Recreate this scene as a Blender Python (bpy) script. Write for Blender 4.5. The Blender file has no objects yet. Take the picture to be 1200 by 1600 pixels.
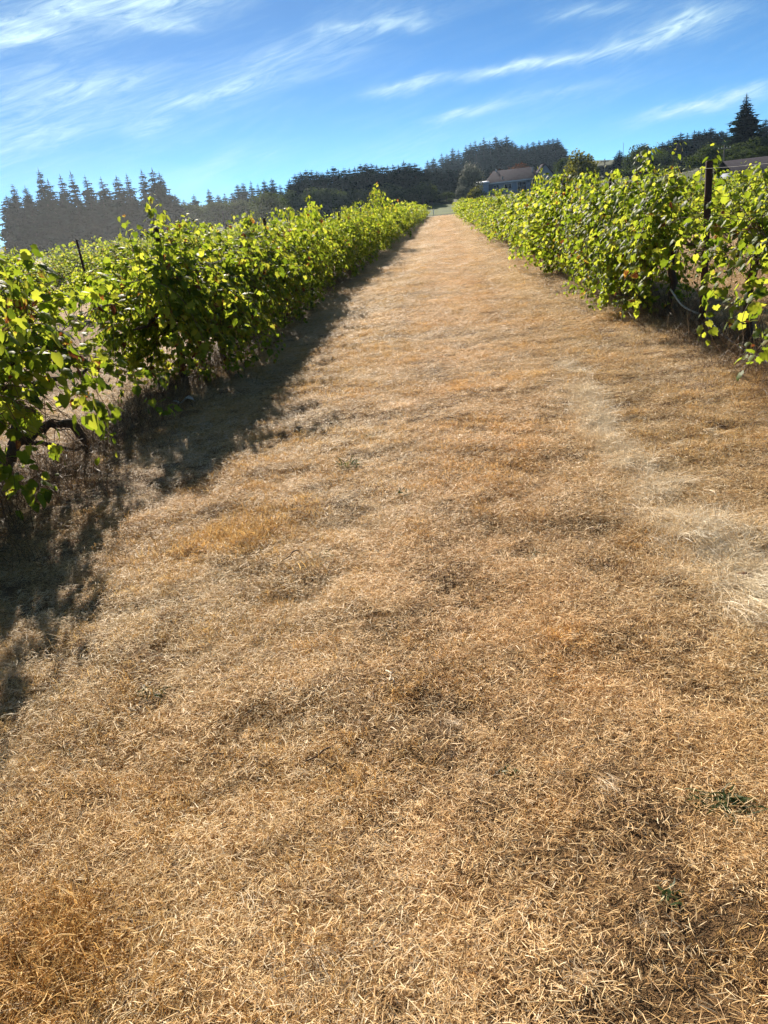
import bpy, math, random
import numpy as np
from mathutils import Matrix, Vector
R = math.radians
sc = bpy.context.scene
col = sc.collection
rng = np.random.default_rng(11)
random.seed(5)

# ------------------------------------------------------------------ camera
CAM_H = 1.6
PITCH, YAW, ROLL = R(21.253), R(-6.371), R(6.5)
fwd = np.array([math.sin(YAW)*math.cos(PITCH), math.cos(YAW)*math.cos(PITCH), -math.sin(PITCH)])
rt0 = np.array([math.cos(YAW), -math.sin(YAW), 0.0])
up0 = np.cross(rt0, fwd)
rgt = rt0*math.cos(ROLL) - up0*math.sin(ROLL)
upv = up0*math.cos(ROLL) + rt0*math.sin(ROLL)
cam_data = bpy.data.cameras.new('camera')
cam = bpy.data.objects.new('camera', cam_data); col.objects.link(cam)
cam.matrix_world = Matrix([[rgt[i], upv[i], -fwd[i], (0, 0, CAM_H)[i]] for i in range(3)] + [[0, 0, 0, 1]])
cam_data.sensor_fit = 'VERTICAL'; cam_data.sensor_height = 36; cam_data.lens = 27.0
cam_data.clip_start = 0.05; cam_data.clip_end = 8000
sc.camera = cam

def ray(px, py):
    """direction seen at a point of the 1200x1600 photograph"""
    return fwd + rgt*(px-600)/1200 - upv*(py-800)/1200
def at(px, py, Y):
    """world point on that line of sight Y metres up the path"""
    d = ray(px, py); return np.array([0, 0, CAM_H]) + d*(Y/d[1])
def gpt(px, py):
    d = ray(px, py); return np.array([0, 0, CAM_H]) + d*(-CAM_H/d[2])
def azel(px, py):
    d = ray(px, py); d = d/np.linalg.norm(d); return math.atan2(d[0], d[1]), math.asin(d[2])

# ------------------------------------------------------------------ light
SUN_AZ, SUN_EL = R(-19), R(27)
sc.view_settings.view_transform = 'Standard'; sc.view_settings.look = 'None'
sc.view_settings.gamma = 1; sc.view_settings.use_curve_mapping = False
sc.view_settings.exposure = 1.13
sun_d = bpy.data.lights.new('sun', 'SUN'); sun_d.energy = 5.0; sun_d.angle = R(0.53); sun_d.color = (1, 0.90, 0.76)
sun = bpy.data.objects.new('sun', sun_d); col.objects.link(sun)
S = Vector((math.sin(SUN_AZ)*math.cos(SUN_EL), math.cos(SUN_AZ)*math.cos(SUN_EL), math.sin(SUN_EL)))
sun.rotation_euler = S.to_track_quat('Z', 'Y').to_euler()
sun.location = (0, 0, 60)

# ------------------------------------------------------------------ node helpers
class NT:
    def __init__(s, tree): s.t = tree; tree.nodes.clear()
    def n(s, typ, ins=None, **kw):
        nd = s.t.nodes.new(typ)
        for k, v in kw.items(): setattr(nd, k, v)
        for k, v in (ins or {}).items():
            sk = nd.inputs[k]
            if isinstance(v, bpy.types.NodeSocket): s.t.links.new(v, sk)
            else: sk.default_value = v
        return nd
    def m(s, op, a, b=None, c=None, clamp=False):
        nd = s.n('ShaderNodeMath', operation=op, use_clamp=clamp)
        for i, v in enumerate((a, b, c)):
            if v is None: continue
            if isinstance(v, bpy.types.NodeSocket): s.t.links.new(v, nd.inputs[i])
            else: nd.inputs[i].default_value = v
        return nd.outputs[0]
    def mix(s, f, a, b, blend='MIX'):
        nd = s.n('ShaderNodeMix', data_type='RGBA', blend_type=blend)
        for k, v in ((0, f), (6, a), (7, b)):
            if isinstance(v, bpy.types.NodeSocket): s.t.links.new(v, nd.inputs[k])
            else: nd.inputs[k].default_value = (*v, 1) if k and len(v) == 3 else v
        return nd.outputs[2]
    def ramp(s, f, stops, interp='LINEAR'):
        nd = s.n('ShaderNodeValToRGB', {'Fac': f}); cr = nd.color_ramp; cr.interpolation = interp
        while len(cr.elements) < len(stops): cr.elements.new(0.5)
        for e, (p, c) in zip(cr.elements, stops):
            e.position = p; e.color = (*c, 1) if len(c) == 3 else c
        return nd.outputs[0]
    def noise(s, vec, scale, detail=3, rough=.55, dist=0):
        return s.n('ShaderNodeTexNoise', {'Vector': vec, 'Scale': scale, 'Detail': detail, 'Roughness': rough, 'Distortion': dist}).outputs[0]
    def mapr(s, v, a, b, c=0, d=1):
        nd = s.n('ShaderNodeMapRange', {'Value': v, 'From Min': a, 'From Max': b, 'To Min': c, 'To Max': d}); return nd.outputs[0]

# ------------------------------------------------------------------ sky
w = bpy.data.worlds.new('World'); sc.world = w; w.use_nodes = True
nt = NT(w.node_tree)
sky = nt.n('ShaderNodeTexSky', sky_type='NISHITA', sun_disc=False, sun_elevation=SUN_EL, sun_rotation=SUN_AZ,
           altitude=60, air_density=0.4, dust_density=0.0, ozone_density=6.0)
SKY_STR = 0.059
tc = nt.n('ShaderNodeTexCoord').outputs['Generated']
sx = nt.n('ShaderNodeSeparateXYZ', {0: tc})
az = nt.m('ARCTAN2', sx.outputs[0], sx.outputs[1])
el = nt.m('ARCSINE', sx.outputs[2])
# clouds: wispy cirrus. coordinates turned so that x runs along the streaks
TILT = R(13)
ca, sa = math.cos(TILT), math.sin(TILT)
uu = nt.m('ADD', nt.m('MULTIPLY', az, ca), nt.m('MULTIPLY', el, sa))
vv = nt.m('SUBTRACT', nt.m('MULTIPLY', el, ca), nt.m('MULTIPLY', az, sa))
def cvec(a, b, z=0.0):
    return nt.n('ShaderNodeCombineXYZ', {0: nt.m('MULTIPLY', uu, a), 1: nt.m('MULTIPLY', vv, b), 2: z}).outputs[0]
warp = nt.noise(cvec(9, 16), 1.0, 4, .6)
fib = nt.noise(cvec(15, 100, 3.3), 1.0, 7, .66, 1.3)          # fibres
big = nt.noise(cvec(3.0, 17, 7.7), 1.0, 4, .55, .4)
wv = nt.m('MULTIPLY', nt.m('SUBTRACT', warp, .5), .045)
wu = nt.m('MULTIPLY', nt.m('SUBTRACT', nt.noise(cvec(14, 10, 5.1), 1.0, 3), .5), .05)
dens = None
streaks = [  # ends in the photograph, half thickness in degrees, strength
    ((700, 128), (960, 78), .40, 1.0), ((930, 78), (1150, 20), .75, .95), ((580, 150), (705, 116), .40, .75),
    ((660, 188), (800, 160), .28, .65), ((800, 160), (990, 118), .30, .22), ((990, 192), (1230, 130), .48, .9),
    ((-60, 72), (115, 45), .45, .95), ((-40, 36), (70, 28), .4, .75), ((50, 20), (150, 14), .38, .7), ((-60, 165), (250, 105), 1.15, .50),
    ((250, 170), (420, 118), .5, .6), ((380, 95), (600, 60), .9, .26), ((500, 50), (690, 25), .6, .62), ((180, 210), (280, 185), .55, .42),
    ((30, 8), (330, -8), .5, .6), ((-60, 215), (160, 196), .75, .4), ((180, 30), (320, 40), .45, .5), ((830, 28), (1000, 5), .38, .4),
    ((1180, -40), (1400, -70), .8, .6), ((-500, 120), (-200, 60), 1.0, .6), ((1400, 60), (1800, -60), .9, .6), ((400, -150), (800, -240), 1.2, .6),
    ((-100, -200), (300, -280), 1.4, .5)]
for (p, q, th, k) in streaks:
    a0, e0 = azel(*p); a1, e1 = azel(*q)
    cu = [(a0*ca+e0*sa, e0*ca-a0*sa), (a1*ca+e1*sa, e1*ca-a1*sa)]
    mu, mv = (cu[0][0]+cu[1][0])/2, (cu[0][1]+cu[1][1])/2
    ang = math.atan2(cu[1][1]-cu[0][1], cu[1][0]-cu[0][0]); hl = math.hypot(cu[1][1]-cu[0][1], cu[1][0]-cu[0][0])/2
    du = nt.m('ADD', nt.m('SUBTRACT', uu, mu), wu); dv = nt.m('ADD', nt.m('SUBTRACT', vv, mv), nt.m('MULTIPLY', wv, min(1.0, th/.6)))
    c2, s2 = math.cos(ang), math.sin(ang)
    al = nt.m('DIVIDE', nt.m('ADD', nt.m('MULTIPLY', du, c2), nt.m('MULTIPLY', dv, s2)), hl)
    ac = nt.m('DIVIDE', nt.m('SUBTRACT', nt.m('MULTIPLY', dv, c2), nt.m('MULTIPLY', du, s2)), R(th))
    r2 = nt.m('ADD', nt.m('POWER', nt.m('ABSOLUTE', al), 3.0), nt.m('MULTIPLY', ac, ac))
    g = nt.m('MULTIPLY', nt.m('POWER', 2.718, nt.m('MULTIPLY', r2, -1.5)), k*.95)
    dens = g if dens is None else nt.m('ADD', dens, g)
fibm = nt.mapr(fib, .28, .68, .06, 1.15)
dens = nt.m('MULTIPLY', dens, fibm)
veil = nt.m('MULTIPLY', nt.mapr(big, .36, .70), nt.mapr(fib, .3, .75, .12, 1))
veil = nt.m('MULTIPLY', veil, nt.mapr(az, R(16), R(-30), .14, .80))      # thin veil thickens towards the sun's side
dens = nt.m('ADD', dens, nt.m('MULTIPLY', veil, 1.05))
dens = nt.m('MULTIPLY', dens, nt.mapr(el, R(-1), R(4), .0, 1), clamp=True)
cloud = nt.mix(dens, sky.outputs[0], (7.4, 7.4, 8.4))
tint = nt.mix(1.0, cloud, (0.76, 1.03, 0.98), 'MULTIPLY')
bg = nt.n('ShaderNodeBackground', {'Color': tint, 'Strength': SKY_STR})
wo = nt.n('ShaderNodeOutputWorld', {'Surface': bg.outputs[0]})

sc.cycles.use_denoising = True
try: sc.cycles.denoiser = 'OPENIMAGEDENOISE'; sc.cycles.denoising_prefilter = 'ACCURATE'; sc.cycles.denoising_input_passes = 'RGB_ALBEDO_NORMAL'
except Exception: pass
sc.cycles.use_adaptive_sampling = True; sc.cycles.adaptive_threshold = 0.025
sc.cycles.max_bounces = 6; sc.cycles.diffuse_bounces = 2; sc.cycles.transmission_bounces = 4; sc.cycles.glossy_bounces = 2; sc.cycles.volume_bounces = 0
sc.cycles.caustics_reflective = False; sc.cycles.caustics_refractive = False

# ------------------------------------------------------------------ materials
def mat(name):
    m = bpy.data.materials.new(name); m.use_nodes = True
    return m, NT(m.node_tree)
def simple(name, base, var, scale, rough=.8, bump=0.0, stretch=(1, 1, 1), spec=.3, metal=0):
    m, t = mat(name)
    v = t.n('ShaderNodeTexCoord').outputs['Object']
    v = t.n('ShaderNodeMapping', {'Vector': v, 'Scale': stretch}).outputs[0]
    nz = t.noise(v, scale, 5, .6)
    c = t.ramp(nz, [(.3, base), (.7, var)])
    b = t.n('ShaderNodeBsdfPrincipled', {'Base Color': c, 'Roughness': rough, 'Specular IOR Level': spec, 'Metallic': metal})
    if bump:
        bp = t.n('ShaderNodeBump', {'Height': nz, 'Strength': bump, 'Distance': .02}); t.t.links.new(bp.outputs[0], b.inputs['Normal'])
    t.n('ShaderNodeOutputMaterial', {'Surface': b.outputs[0]})
    return m

def leaf_mat(name, stops, trans, tstr, rough=.55, gloss=.16, nscale=25.0):
    """stops: reflectance ramp; trans: transmission ramp; both driven by the leaf's own random tint"""
    m, t = mat(name)
    at_ = t.n('ShaderNodeAttribute', attribute_name='tint').outputs['Fac']
    oi = t.n('ShaderNodeObjectInfo').outputs['Random']
    f = t.m('FRACT', t.m('ADD', at_, oi))
    pos = t.n('ShaderNodeNewGeometry').outputs['Position']
    nz = t.noise(pos, nscale, 2)
    f2 = t.m('ADD', f, t.m('MULTIPLY', t.m('SUBTRACT', nz, .5), .22), clamp=True)
    c1 = t.ramp(f2, stops); c2 = t.ramp(f2, trans)
    b = t.n('ShaderNodeBsdfPrincipled', {'Base Color': c1, 'Roughness': rough, 'Specular IOR Level': gloss})
    tr = t.n('ShaderNodeBsdfTranslucent', {'Color': c2})
    mx = t.n('ShaderNodeMixShader', {0: tstr, 1: b.outputs[0], 2: tr.outputs[0]})
    t.n('ShaderNodeOutputMaterial', {'Surface': mx.outputs[0]})
    return m
M = {}
M['vine_leaf'] = leaf_mat('vine_leaf',
    [(0, (.035, .065, .010)), (.45, (.075, .13, .018)), (.8, (.13, .18, .024)), (.955, (.17, .185, .03)), (.985, (.20, .10, .03)), (1, (.12, .045, .02))],
    [(0, (.15, .23, .012)), (.45, (.38, .48, .030)), (.8, (.60, .64, .055)), (.955, (.66, .66, .07)), (.985, (.40, .16, .03)), (1, (.15, .045, .015))], .52)
M['dead_leaf'] = leaf_mat('dead_leaf', [(0, (.10, .035, .015)), (1, (.20, .085, .035))], [(0, (.16, .045, .012)), (1, (.26, .09, .03))], .35, .8, .1)
M['bark'] = simple('vine_bark', (.030, .022, .016), (.085, .062, .045), 40, .95, .8, (1, 1, .25))
M['cane'] = simple('cane', (.085, .045, .022), (.17, .10, .05), 30, .7)
M['rust'] = simple('rusty_post', (.035, .020, .014), (.085, .040, .022), 18, .85, .4, (1, 1, .3))
M['wire'] = simple('galvanised_wire', (.12, .115, .105), (.2, .19, .18), 60, .7, 0, (1, 1, 1), .2, 0)
M['hose'] = simple('drip_hose', (.30, .29, .28), (.52, .51, .49), 30, .3, 0, (1, 1, 1), .6)  # black hose; the sunlight on it is put into this pale colour
M['trunk'] = simple('tree_bark', (.035, .026, .020), (.09, .07, .055), 6, .95, .6, (1, 1, .3))
M['twig'] = simple('twig', (.06, .035, .02), (.16, .10, .06), 60, .9)
M['chip'] = simple('pale_chip', (.55, .45, .32), (.75, .65, .5), 40, .7)
M['plastic'] = simple('scrap', (.55, .55, .53), (.75, .75, .72), 20, .4)
M['weed'] = leaf_mat('weed', [(0, (.03, .05, .015)), (1, (.07, .10, .03))], [(0, (.08, .13, .02)), (1, (.14, .20, .03))], .3, .5)
M['conifer'] = leaf_mat('conifer', [(0, (.010, .022, .014)), (1, (.022, .042, .024))], [(0, (.008, .020, .009)), (1, (.020, .040, .015))], .15, .9, .0, .4)
M['broad'] = leaf_mat('broadleaf', [(0, (.022, .035, .012)), (1, (.055, .080, .024))], [(0, (.05, .08, .012)), (1, (.12, .17, .03))], .3, .85, .04, .4)
M['olive'] = leaf_mat('olive_leaf', [(0, (.05, .06, .012)), (1, (.13, .135, .03))], [(0, (.16, .17, .015)), (1, (.36, .34, .04))], .38, .85, .04, .4)
M['silver'] = leaf_mat('silver_leaf', [(0, (.06, .07, .055)), (1, (.20, .21, .17))], [(0, (.07, .08, .055)), (1, (.26, .27, .2))], .25, .6, .15, .4)
M['brown'] = leaf_mat('brown_leaf', [(0, (.06, .028, .014)), (1, (.13, .06, .026))], [(0, (.10, .035, .012)), (1, (.2, .075, .02))], .3, .85, .04, .4)
M['siding'] = simple('siding', (.24, .27, .32), (.30, .335, .38), 3, .9)
M['roof'] = simple('roof_shingle', (.046, .042, .050), (.070, .062, .074), 9, .95, .3, (1, 1, 1), .02)
M['white'] = simple('white_paint', (.70, .72, .74), (.8, .8, .8), 5, .5)
M['glass'] = simple('window_glass', (.03, .035, .04), (.05, .055, .06), 2, .08, 0, (1, 1, 1), .8)
M['pole'] = simple('pole_wood', (.13, .11, .09), (.22, .19, .16), 8, .9, .3, (1, 1, .1))

# straw
def straw_mat(name, stops, tfac=.22):
    m, t = mat(name)
    tn = t.n('ShaderNodeAttribute', attribute_name='tint').outputs['Fac']
    pos = t.n('ShaderNodeNewGeometry').outputs['Position']
    oi = t.n('ShaderNodeObjectInfo').outputs['Random']
    n1 = t.noise(pos, 1.1, 3, .6); n2 = t.noise(pos, 6.0, 2, .6)
    f = t.m('ADD', t.m('MULTIPLY_ADD', tn, .78, -.11), t.m('MULTIPLY', n1, .42))
    f = t.m('ADD', f, t.m('MULTIPLY', t.m('SUBTRACT', n2, .5), .35))
    f = t.m('ADD', f, t.m('MULTIPLY', t.m('SUBTRACT', oi, .5), .16), clamp=True)
    c = t.ramp(f, stops)
    # broad colour drift: golden patches against pinkish bleached ones
    n3 = t.noise(pos, .55, 2, .5)
    n4 = t.noise(t.n('ShaderNodeMapping', {'Vector': pos, 'Scale': (1.5, .10, 1)}).outputs[0], 1.0, 2, .5)
    f = t.m('ADD', f, t.m('MULTIPLY', t.m('SUBTRACT', n4, .5), .40), clamp=True)
    c = t.ramp(f, stops)
    c = t.mix(t.mapr(n3, .40, .66, 0, .65), c, t.mix(1.0, c, (1.06, .94, .74), 'MULTIPLY'))
    tx = t.n('ShaderNodeSeparateXYZ', {0: pos}).outputs[0]
    tx = t.m('ADD', tx, t.m('MULTIPLY', t.m('SUBTRACT', n1, .5), .8))
    c = t.mix(t.mapr(t.m('ABSOLUTE', t.m('SUBTRACT', tx, .15)), 1.1, .3, 0, .7), c, t.mix(1.0, c, (1.10, 1.06, 1.06), 'MULTIPLY'))   # worn paler track up the middle
    c = t.mix(t.mapr(t.m('ABSOLUTE', t.m('ADD', tx, -.1)), 1.2, 2.3, 0, .8), c, t.mix(1.0, c, (.86, .88, .98), 'MULTIPLY'))   # greyer thatch towards the rows
    b = t.n('ShaderNodeBsdfPrincipled', {'Base Color': c, 'Roughness': .55, 'Specular IOR Level': .25})
    tr = t.n('ShaderNodeBsdfTranslucent', {'Color': c})
    mx = t.n('ShaderNodeMixShader', {0: tfac, 1: b.outputs[0], 2: tr.outputs[0]})
    t.n('ShaderNodeOutputMaterial', {'Surface': mx.outputs[0]})
    return m
M['straw'] = straw_mat('straw', [(.05, (.15, .08, .03)), (.20, (.44, .26, .10)), (.42, (.72, .49, .22)), (.64, (.86, .66, .36)), (.92, (.93, .81, .58))], .28)
M['stubble'] = straw_mat('stubble', [(.05, (.28, .15, .045)), (.35, (.60, .36, .12)), (.65, (.78, .53, .21)), (.95, (.88, .70, .37))], .40)
M['blond'] = straw_mat('blond_grass', [(.05, (.55, .42, .25)), (.35, (.78, .64, .43)), (.65, (.90, .80, .61)), (.95, (.94, .88, .74))], .25)
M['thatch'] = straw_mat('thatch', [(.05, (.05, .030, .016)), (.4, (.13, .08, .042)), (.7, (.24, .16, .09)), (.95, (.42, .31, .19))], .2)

# ------------------------------------------------------------------ value noise for geometry
_tab = rng.random((256, 256))
def vnoise(x, y, seed=0):
    x = np.asarray(x, float)+seed*17.31; y = np.asarray(y, float)+seed*9.77
    xi = np.floor(x).astype(int); yi = np.floor(y).astype(int); fx = x-xi; fy = y-yi
    fx = fx*fx*(3-2*fx); fy = fy*fy*(3-2*fy)
    g = lambda a, b: _tab[a % 256, b % 256]
    return (g(xi, yi)*(1-fx)+g(xi+1, yi)*fx)*(1-fy)+(g(xi, yi+1)*(1-fx)+g(xi+1, yi+1)*fx)*fy
def sstep(a, b, v):
    t = np.clip((np.asarray(v, float)-a)/(b-a), 0, 1); return t*t*(3-2*t)
ROWS = [-2.96, 2.62, -8.5, 8.15, -14.0, 13.7, -19.5]
def ground_z(x, y):
    x = np.asarray(x, float); y = np.asarray(y, float)
    near = 1/(1+(np.maximum(0, y-3)/6)**2)
    z = .030*(vnoise(x*.9, y*.9, 1)-.5)*(1) + near*(.045*(vnoise(x*3.2, y*3.2, 2)-.5)+.050*(vnoise(x*8, y*8, 3)-.5)+.02*(vnoise(x*17, y*17, 4)-.5))
    for rx in ROWS[:2]:
        z = z + .045*np.exp(-((x-rx)/.45)**2)*(sstep(-3, 0, y))*(1-sstep(125, 132, y))
    z = z - .02*np.exp(-((x-1.55)/.5)**2)*near
    z = z + 2.4*sstep(128, 190, y) + 1.2*sstep(190, 280, y)
    # wooded hill behind the house and rising ground at the right
    z = z + 11*np.exp(-((x-48)/75)**2-((y-420)/95)**2)
    z = z + 5*np.exp(-((x-190)/70)**2-((y-330)/100)**2)
    z = z + 6*np.exp(-((x-190)/60)**2-((y-520)/70)**2)
    return z
def gz(x, y): return float(ground_z(x, y))

# ------------------------------------------------------------------ mesh helpers
def mesh_np(name, V, F, mats, tint=None, midx=None, smooth=False):
    """V (n,3); F list of arrays (k, m) of faces with m corners each"""
    me = bpy.data.meshes.new(name)
    F = [np.asarray(f, np.int32) for f in (F if isinstance(F, list) else [F]) if len(f)]
    loops = np.concatenate([f.ravel() for f in F]); tot = np.concatenate([np.full(len(f), f.shape[1], np.int32) for f in F])
    start = np.concatenate([[0], np.cumsum(tot)[:-1]]).astype(np.int32)
    me.vertices.add(len(V)); me.vertices.foreach_set('co', np.asarray(V, np.float32).ravel())
    me.loops.add(len(loops)); me.loops.foreach_set('vertex_index', loops.astype(np.int32))
    me.polygons.add(len(tot)); me.polygons.foreach_set('loop_start', start)
    try: me.polygons.foreach_set('loop_total', tot)
    except Exception: pass
    if midx is not None: me.polygons.foreach_set('material_index', np.asarray(midx, np.int32))
    if smooth: me.polygons.foreach_set('use_smooth', np.ones(len(tot), bool))
    for mm in (mats if isinstance(mats, (list, tuple)) else [mats]): me.materials.append(mm)
    if tint is not None:
        a = me.attributes.new('tint', 'FLOAT', 'POINT'); a.data.foreach_set('value', np.asarray(tint, np.float32))
    me.update(calc_edges=True); me.validate()
    return me
class MB:
    """gathers vertices and quads/tris"""
    def __init__(s): s.v = []; s.q = []; s.t = []; s.n = 0
    def add(s, V, Q=(), T=()):
        V = np.asarray(V, float)
        if len(Q): s.q.append(np.asarray(Q, int)+s.n)
        if len(T): s.t.append(np.asarray(T, int)+s.n)
        s.v.append(V); s.n += len(V)
    def tube(s, pts, rad, seg=6, cap=True):
        P = np.asarray(pts, float); n = len(P); rad = np.broadcast_to(rad, n)
        T = np.gradient(P, axis=0); T /= np.linalg.norm(T, axis=1)[:, None]+1e-9
        ref = np.array([.31, .17, .93]) if abs(T[:, 2]).mean() < .8 else np.array([1, .1, .05])
        A = np.cross(T, ref); A /= np.linalg.norm(A, axis=1)[:, None]+1e-9; B = np.cross(T, A)
        th = np.arange(seg)*2*np.pi/seg
        V = P[:, None]+rad[:, None, None]*(np.cos(th)[None, :, None]*A[:, None]+np.sin(th)[None, :, None]*B[:, None])
        V = V.reshape(-1, 3)
        i = np.arange(n-1)[:, None]*seg; j = np.arange(seg)[None]; k = (j+1) % seg
        Q = np.stack([i+j, i+k, i+seg+k, i+seg+j], -1).reshape(-1, 4)
        T3 = []
        if cap:
            V = np.vstack([V, P[:1], P[-1:]]); c0, c1 = n*seg, n*seg+1
            for a in range(seg):
                T3.append((c0, (a+1) % seg, a)); T3.append((c1, (n-1)*seg+a, (n-1)*seg+(a+1) % seg))
        s.add(V, Q, T3)
    def box(s, lo, hi):
        (a, b, c), (d, e, f) = lo, hi
        s.add([(a, b, c), (d, b, c), (d, e, c), (a, e, c), (a, b, f), (d, b, f), (d, e, f), (a, e, f)],
              [(0, 3, 2, 1), (4, 5, 6, 7), (0, 1, 5, 4), (1, 2, 6, 5), (2, 3, 7, 6), (3, 0, 4, 7)])
    def mesh(s, name, m, tint=None, smooth=False):
        V = np.vstack(s.v)
        F = ([np.vstack(s.q)] if s.q else [])+([np.vstack(s.t)] if s.t else [])
        return mesh_np(name, V, F, m, tint, None, smooth)
def link(name, data, parent=None, loc=None, rz=None, scale=None, label=None, cat=None, group=None, kind=None):
    o = bpy.data.objects.new(name, data); col.objects.link(o)
    if parent is not None: o.parent = parent
    if loc is not None: o.location = loc
    if rz is not None: o.rotation_euler = (0, 0, rz)
    if scale is not None: o.scale = scale if hasattr(scale, '__len__') else (scale,)*3
    for k, v in (('label', label), ('category', cat), ('group', group), ('kind', kind)):
        if v: o[k] = v
    return o

# ------------------------------------------------------------------ ground sheet
def axis(a, b, step, lo, hi, g=1.12, cap=80):
    mid = list(np.arange(a, b+1e-6, step)); s = step; r = []; x = b
    while x < hi: s = min(s*g, cap); x += s; r.append(x)
    s = step; l = []; x = a
    while x > lo: s = min(s*g, cap); x -= s; l.append(x)
    return np.array(l[::-1]+mid+r)
xs = axis(-4.2, 4.2, .045, -2500, 2500, 1.13, 90); ys = axis(.6, 9, .045, -300, 4500, 1.035, 90)
X, Y = np.meshgrid(xs, ys); Z = ground_z(X, Y)
V = np.stack([X, Y, Z], -1).reshape(-1, 3); nx = len(xs)
i = (np.arange(len(ys)-1)[:, None]*nx+np.arange(nx-1)[None]).ravel()
m, t = mat('ground')
pos = t.n('ShaderNodeNewGeometry').outputs['Position']
sep = t.n('ShaderNodeSeparateXYZ', {0: pos})
lng = t.n('ShaderNodeMapping', {'Vector': pos, 'Scale': (1, .22, 1)}).outputs[0]
n1 = t.noise(lng, 1.6, 5, .65); n2 = t.noise(pos, 22, 4, .7); n3 = t.noise(pos, 90, 3, .7); n4 = t.noise(lng, .45, 3, .55)
f = t.m('ADD', t.m('MULTIPLY', n1, .40), t.m('ADD', t.m('MULTIPLY', n2, .34), t.m('MULTIPLY', n3, .26)))
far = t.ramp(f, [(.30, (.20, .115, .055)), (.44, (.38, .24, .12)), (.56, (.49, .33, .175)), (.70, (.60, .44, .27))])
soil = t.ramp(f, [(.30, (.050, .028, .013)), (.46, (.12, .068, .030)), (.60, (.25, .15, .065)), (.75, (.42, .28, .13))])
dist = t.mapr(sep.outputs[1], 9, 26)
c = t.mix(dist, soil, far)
c = t.mix(t.mapr(n4, .5, .68, 0, .5), c, t.mix(1.0, c, (1.16, 1.08, 1.05), 'MULTIPLY'))
# pale worn band of bleached grass along the right side of the lane
xw = t.m('ADD', sep.outputs[0], t.m('MULTIPLY', t.m('SUBTRACT', t.noise(lng, 1.1, 3), .5), 1.0))
band = t.m('MULTIPLY', t.mapr(t.m('ABSOLUTE', t.m('SUBTRACT', xw, 1.35)), .75, .15), t.m('MULTIPLY', t.mapr(sep.outputs[1], 8, 14), t.mapr(n1, .38, .6)))
c = t.mix(t.m('MULTIPLY', band, .6), c, (.72, .58, .40))
# bare earth under the vine rows
bare = None
for rx in ROWS:
    d_ = t.mapr(t.m('ABSOLUTE', t.m('SUBTRACT', xw, rx)), .95, .35)
    bare = d_ if bare is None else t.m('MAXIMUM', bare, d_)
c = t.mix(t.m('MULTIPLY', bare, .75), c, t.ramp(f, [(.35, (.13, .085, .055)), (.65, (.34, .24, .16))]))
# woodland floor and meadow beyond the vineyard
wood = t.mapr(sep.outputs[1], 128, 131)
c = t.mix(wood, c, t.ramp(f, [(.35, (.030, .040, .016)), (.65, (.075, .085, .030))]))
bp = t.n('ShaderNodeBump', {'Height': t.m('ADD', n2, t.m('MULTIPLY', n3, .6)), 'Strength': .9, 'Distance': .03})
b = t.n('ShaderNodeBsdfPrincipled', {'Base Color': c, 'Roughness': .9, 'Specular IOR Level': .15, 'Normal': bp.outputs[0]})
t.n('ShaderNodeOutputMaterial', {'Surface': b.outputs[0]})
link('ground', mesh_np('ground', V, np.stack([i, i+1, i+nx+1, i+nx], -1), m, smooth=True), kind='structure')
# green lawn beyond the vineyard
m, t = mat('lawn')
pos = t.n('ShaderNodeNewGeometry').outputs['Position']
c = t.ramp(t.noise(pos, .35, 5, .7), [(.3, (.055, .085, .018)), (.6, (.10, .125, .030)), (.8, (.22, .18, .06))])
b = t.n('ShaderNodeBsdfPrincipled', {'Base Color': c, 'Roughness': .9, 'Specular IOR Level': .1})
t.n('ShaderNodeOutputMaterial', {'Surface': b.outputs[0]})
xs2 = np.linspace(-40, 42, 42); ys2 = np.linspace(136, 166, 31)
X, Y = np.meshgrid(xs2, ys2); Y = Y+1.5*np.sin(X*.3)*((Y > 137) & (Y < 165)); Z = ground_z(X, Y)+.03
V = np.stack([X, Y, Z], -1).reshape(-1, 3); i = (np.arange(30)[:, None]*42+np.arange(41)[None]).ravel()
link('lawn', mesh_np('lawn', V, np.stack([i, i+1, i+43, i+42], -1), m, smooth=True), kind='structure')

# ------------------------------------------------------------------ straw and dry grass (scattered clumps)
def blades(n, R_, L, W, pitch, bend, seed, base=0.0, dirbias=None, curl=.25):
    """n ribbon blades in a disc: azimuth random, pitch (lo,hi) in radians, bend turns the tip down"""
    r = np.random.default_rng(seed)
    rr = R_*np.sqrt(r.random(n)); th = r.random(n)*2*np.pi
    P = np.stack([rr*np.cos(th), rr*np.sin(th), base+r.random(n)*.012], 1)
    a = r.random(n)*2*np.pi
    if dirbias is not None: a = dirbias[0]+r.normal(0, dirbias[1], n)
    p = r.uniform(pitch[0], pitch[1], n); ln = r.uniform(L[0], L[1], n); wd = r.uniform(W[0], W[1], n)
    da = r.normal(0, curl, n)
    pts = [P]; 
    for k in range(3):
        pk = p-bend*k*r.uniform(.5, 1.3, n); ak = a+da*k
        d = np.stack([np.cos(pk)*np.cos(ak), np.cos(pk)*np.sin(ak), np.sin(pk)], 1)
        pts.append(pts[-1]+d*(ln/3)[:, None])
    side = np.stack([-np.sin(a), np.cos(a), r.normal(0, .5, n)], 1); side /= np.linalg.norm(side, axis=1)[:, None]
    VV = []
    for k, wk in enumerate((.8, 1.0, .85, .25)):
        o = side*(wd*wk/2)[:, None]; VV += [pts[k]-o, pts[k]+o]
    VV = np.stack(VV, 1)                               # n,8,3
    VV[..., 2] = np.maximum(VV[..., 2], .001)
    V = VV.reshape(-1, 3); b = np.arange(n)[:, None]*8
    Q = np.concatenate([b+np.array([[2*k, 2*k+1, 2*k+3, 2*k+2]]) for k in range(3)])
    tint = np.repeat(r.random(n), 8)
    return V, Q, tint
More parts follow.
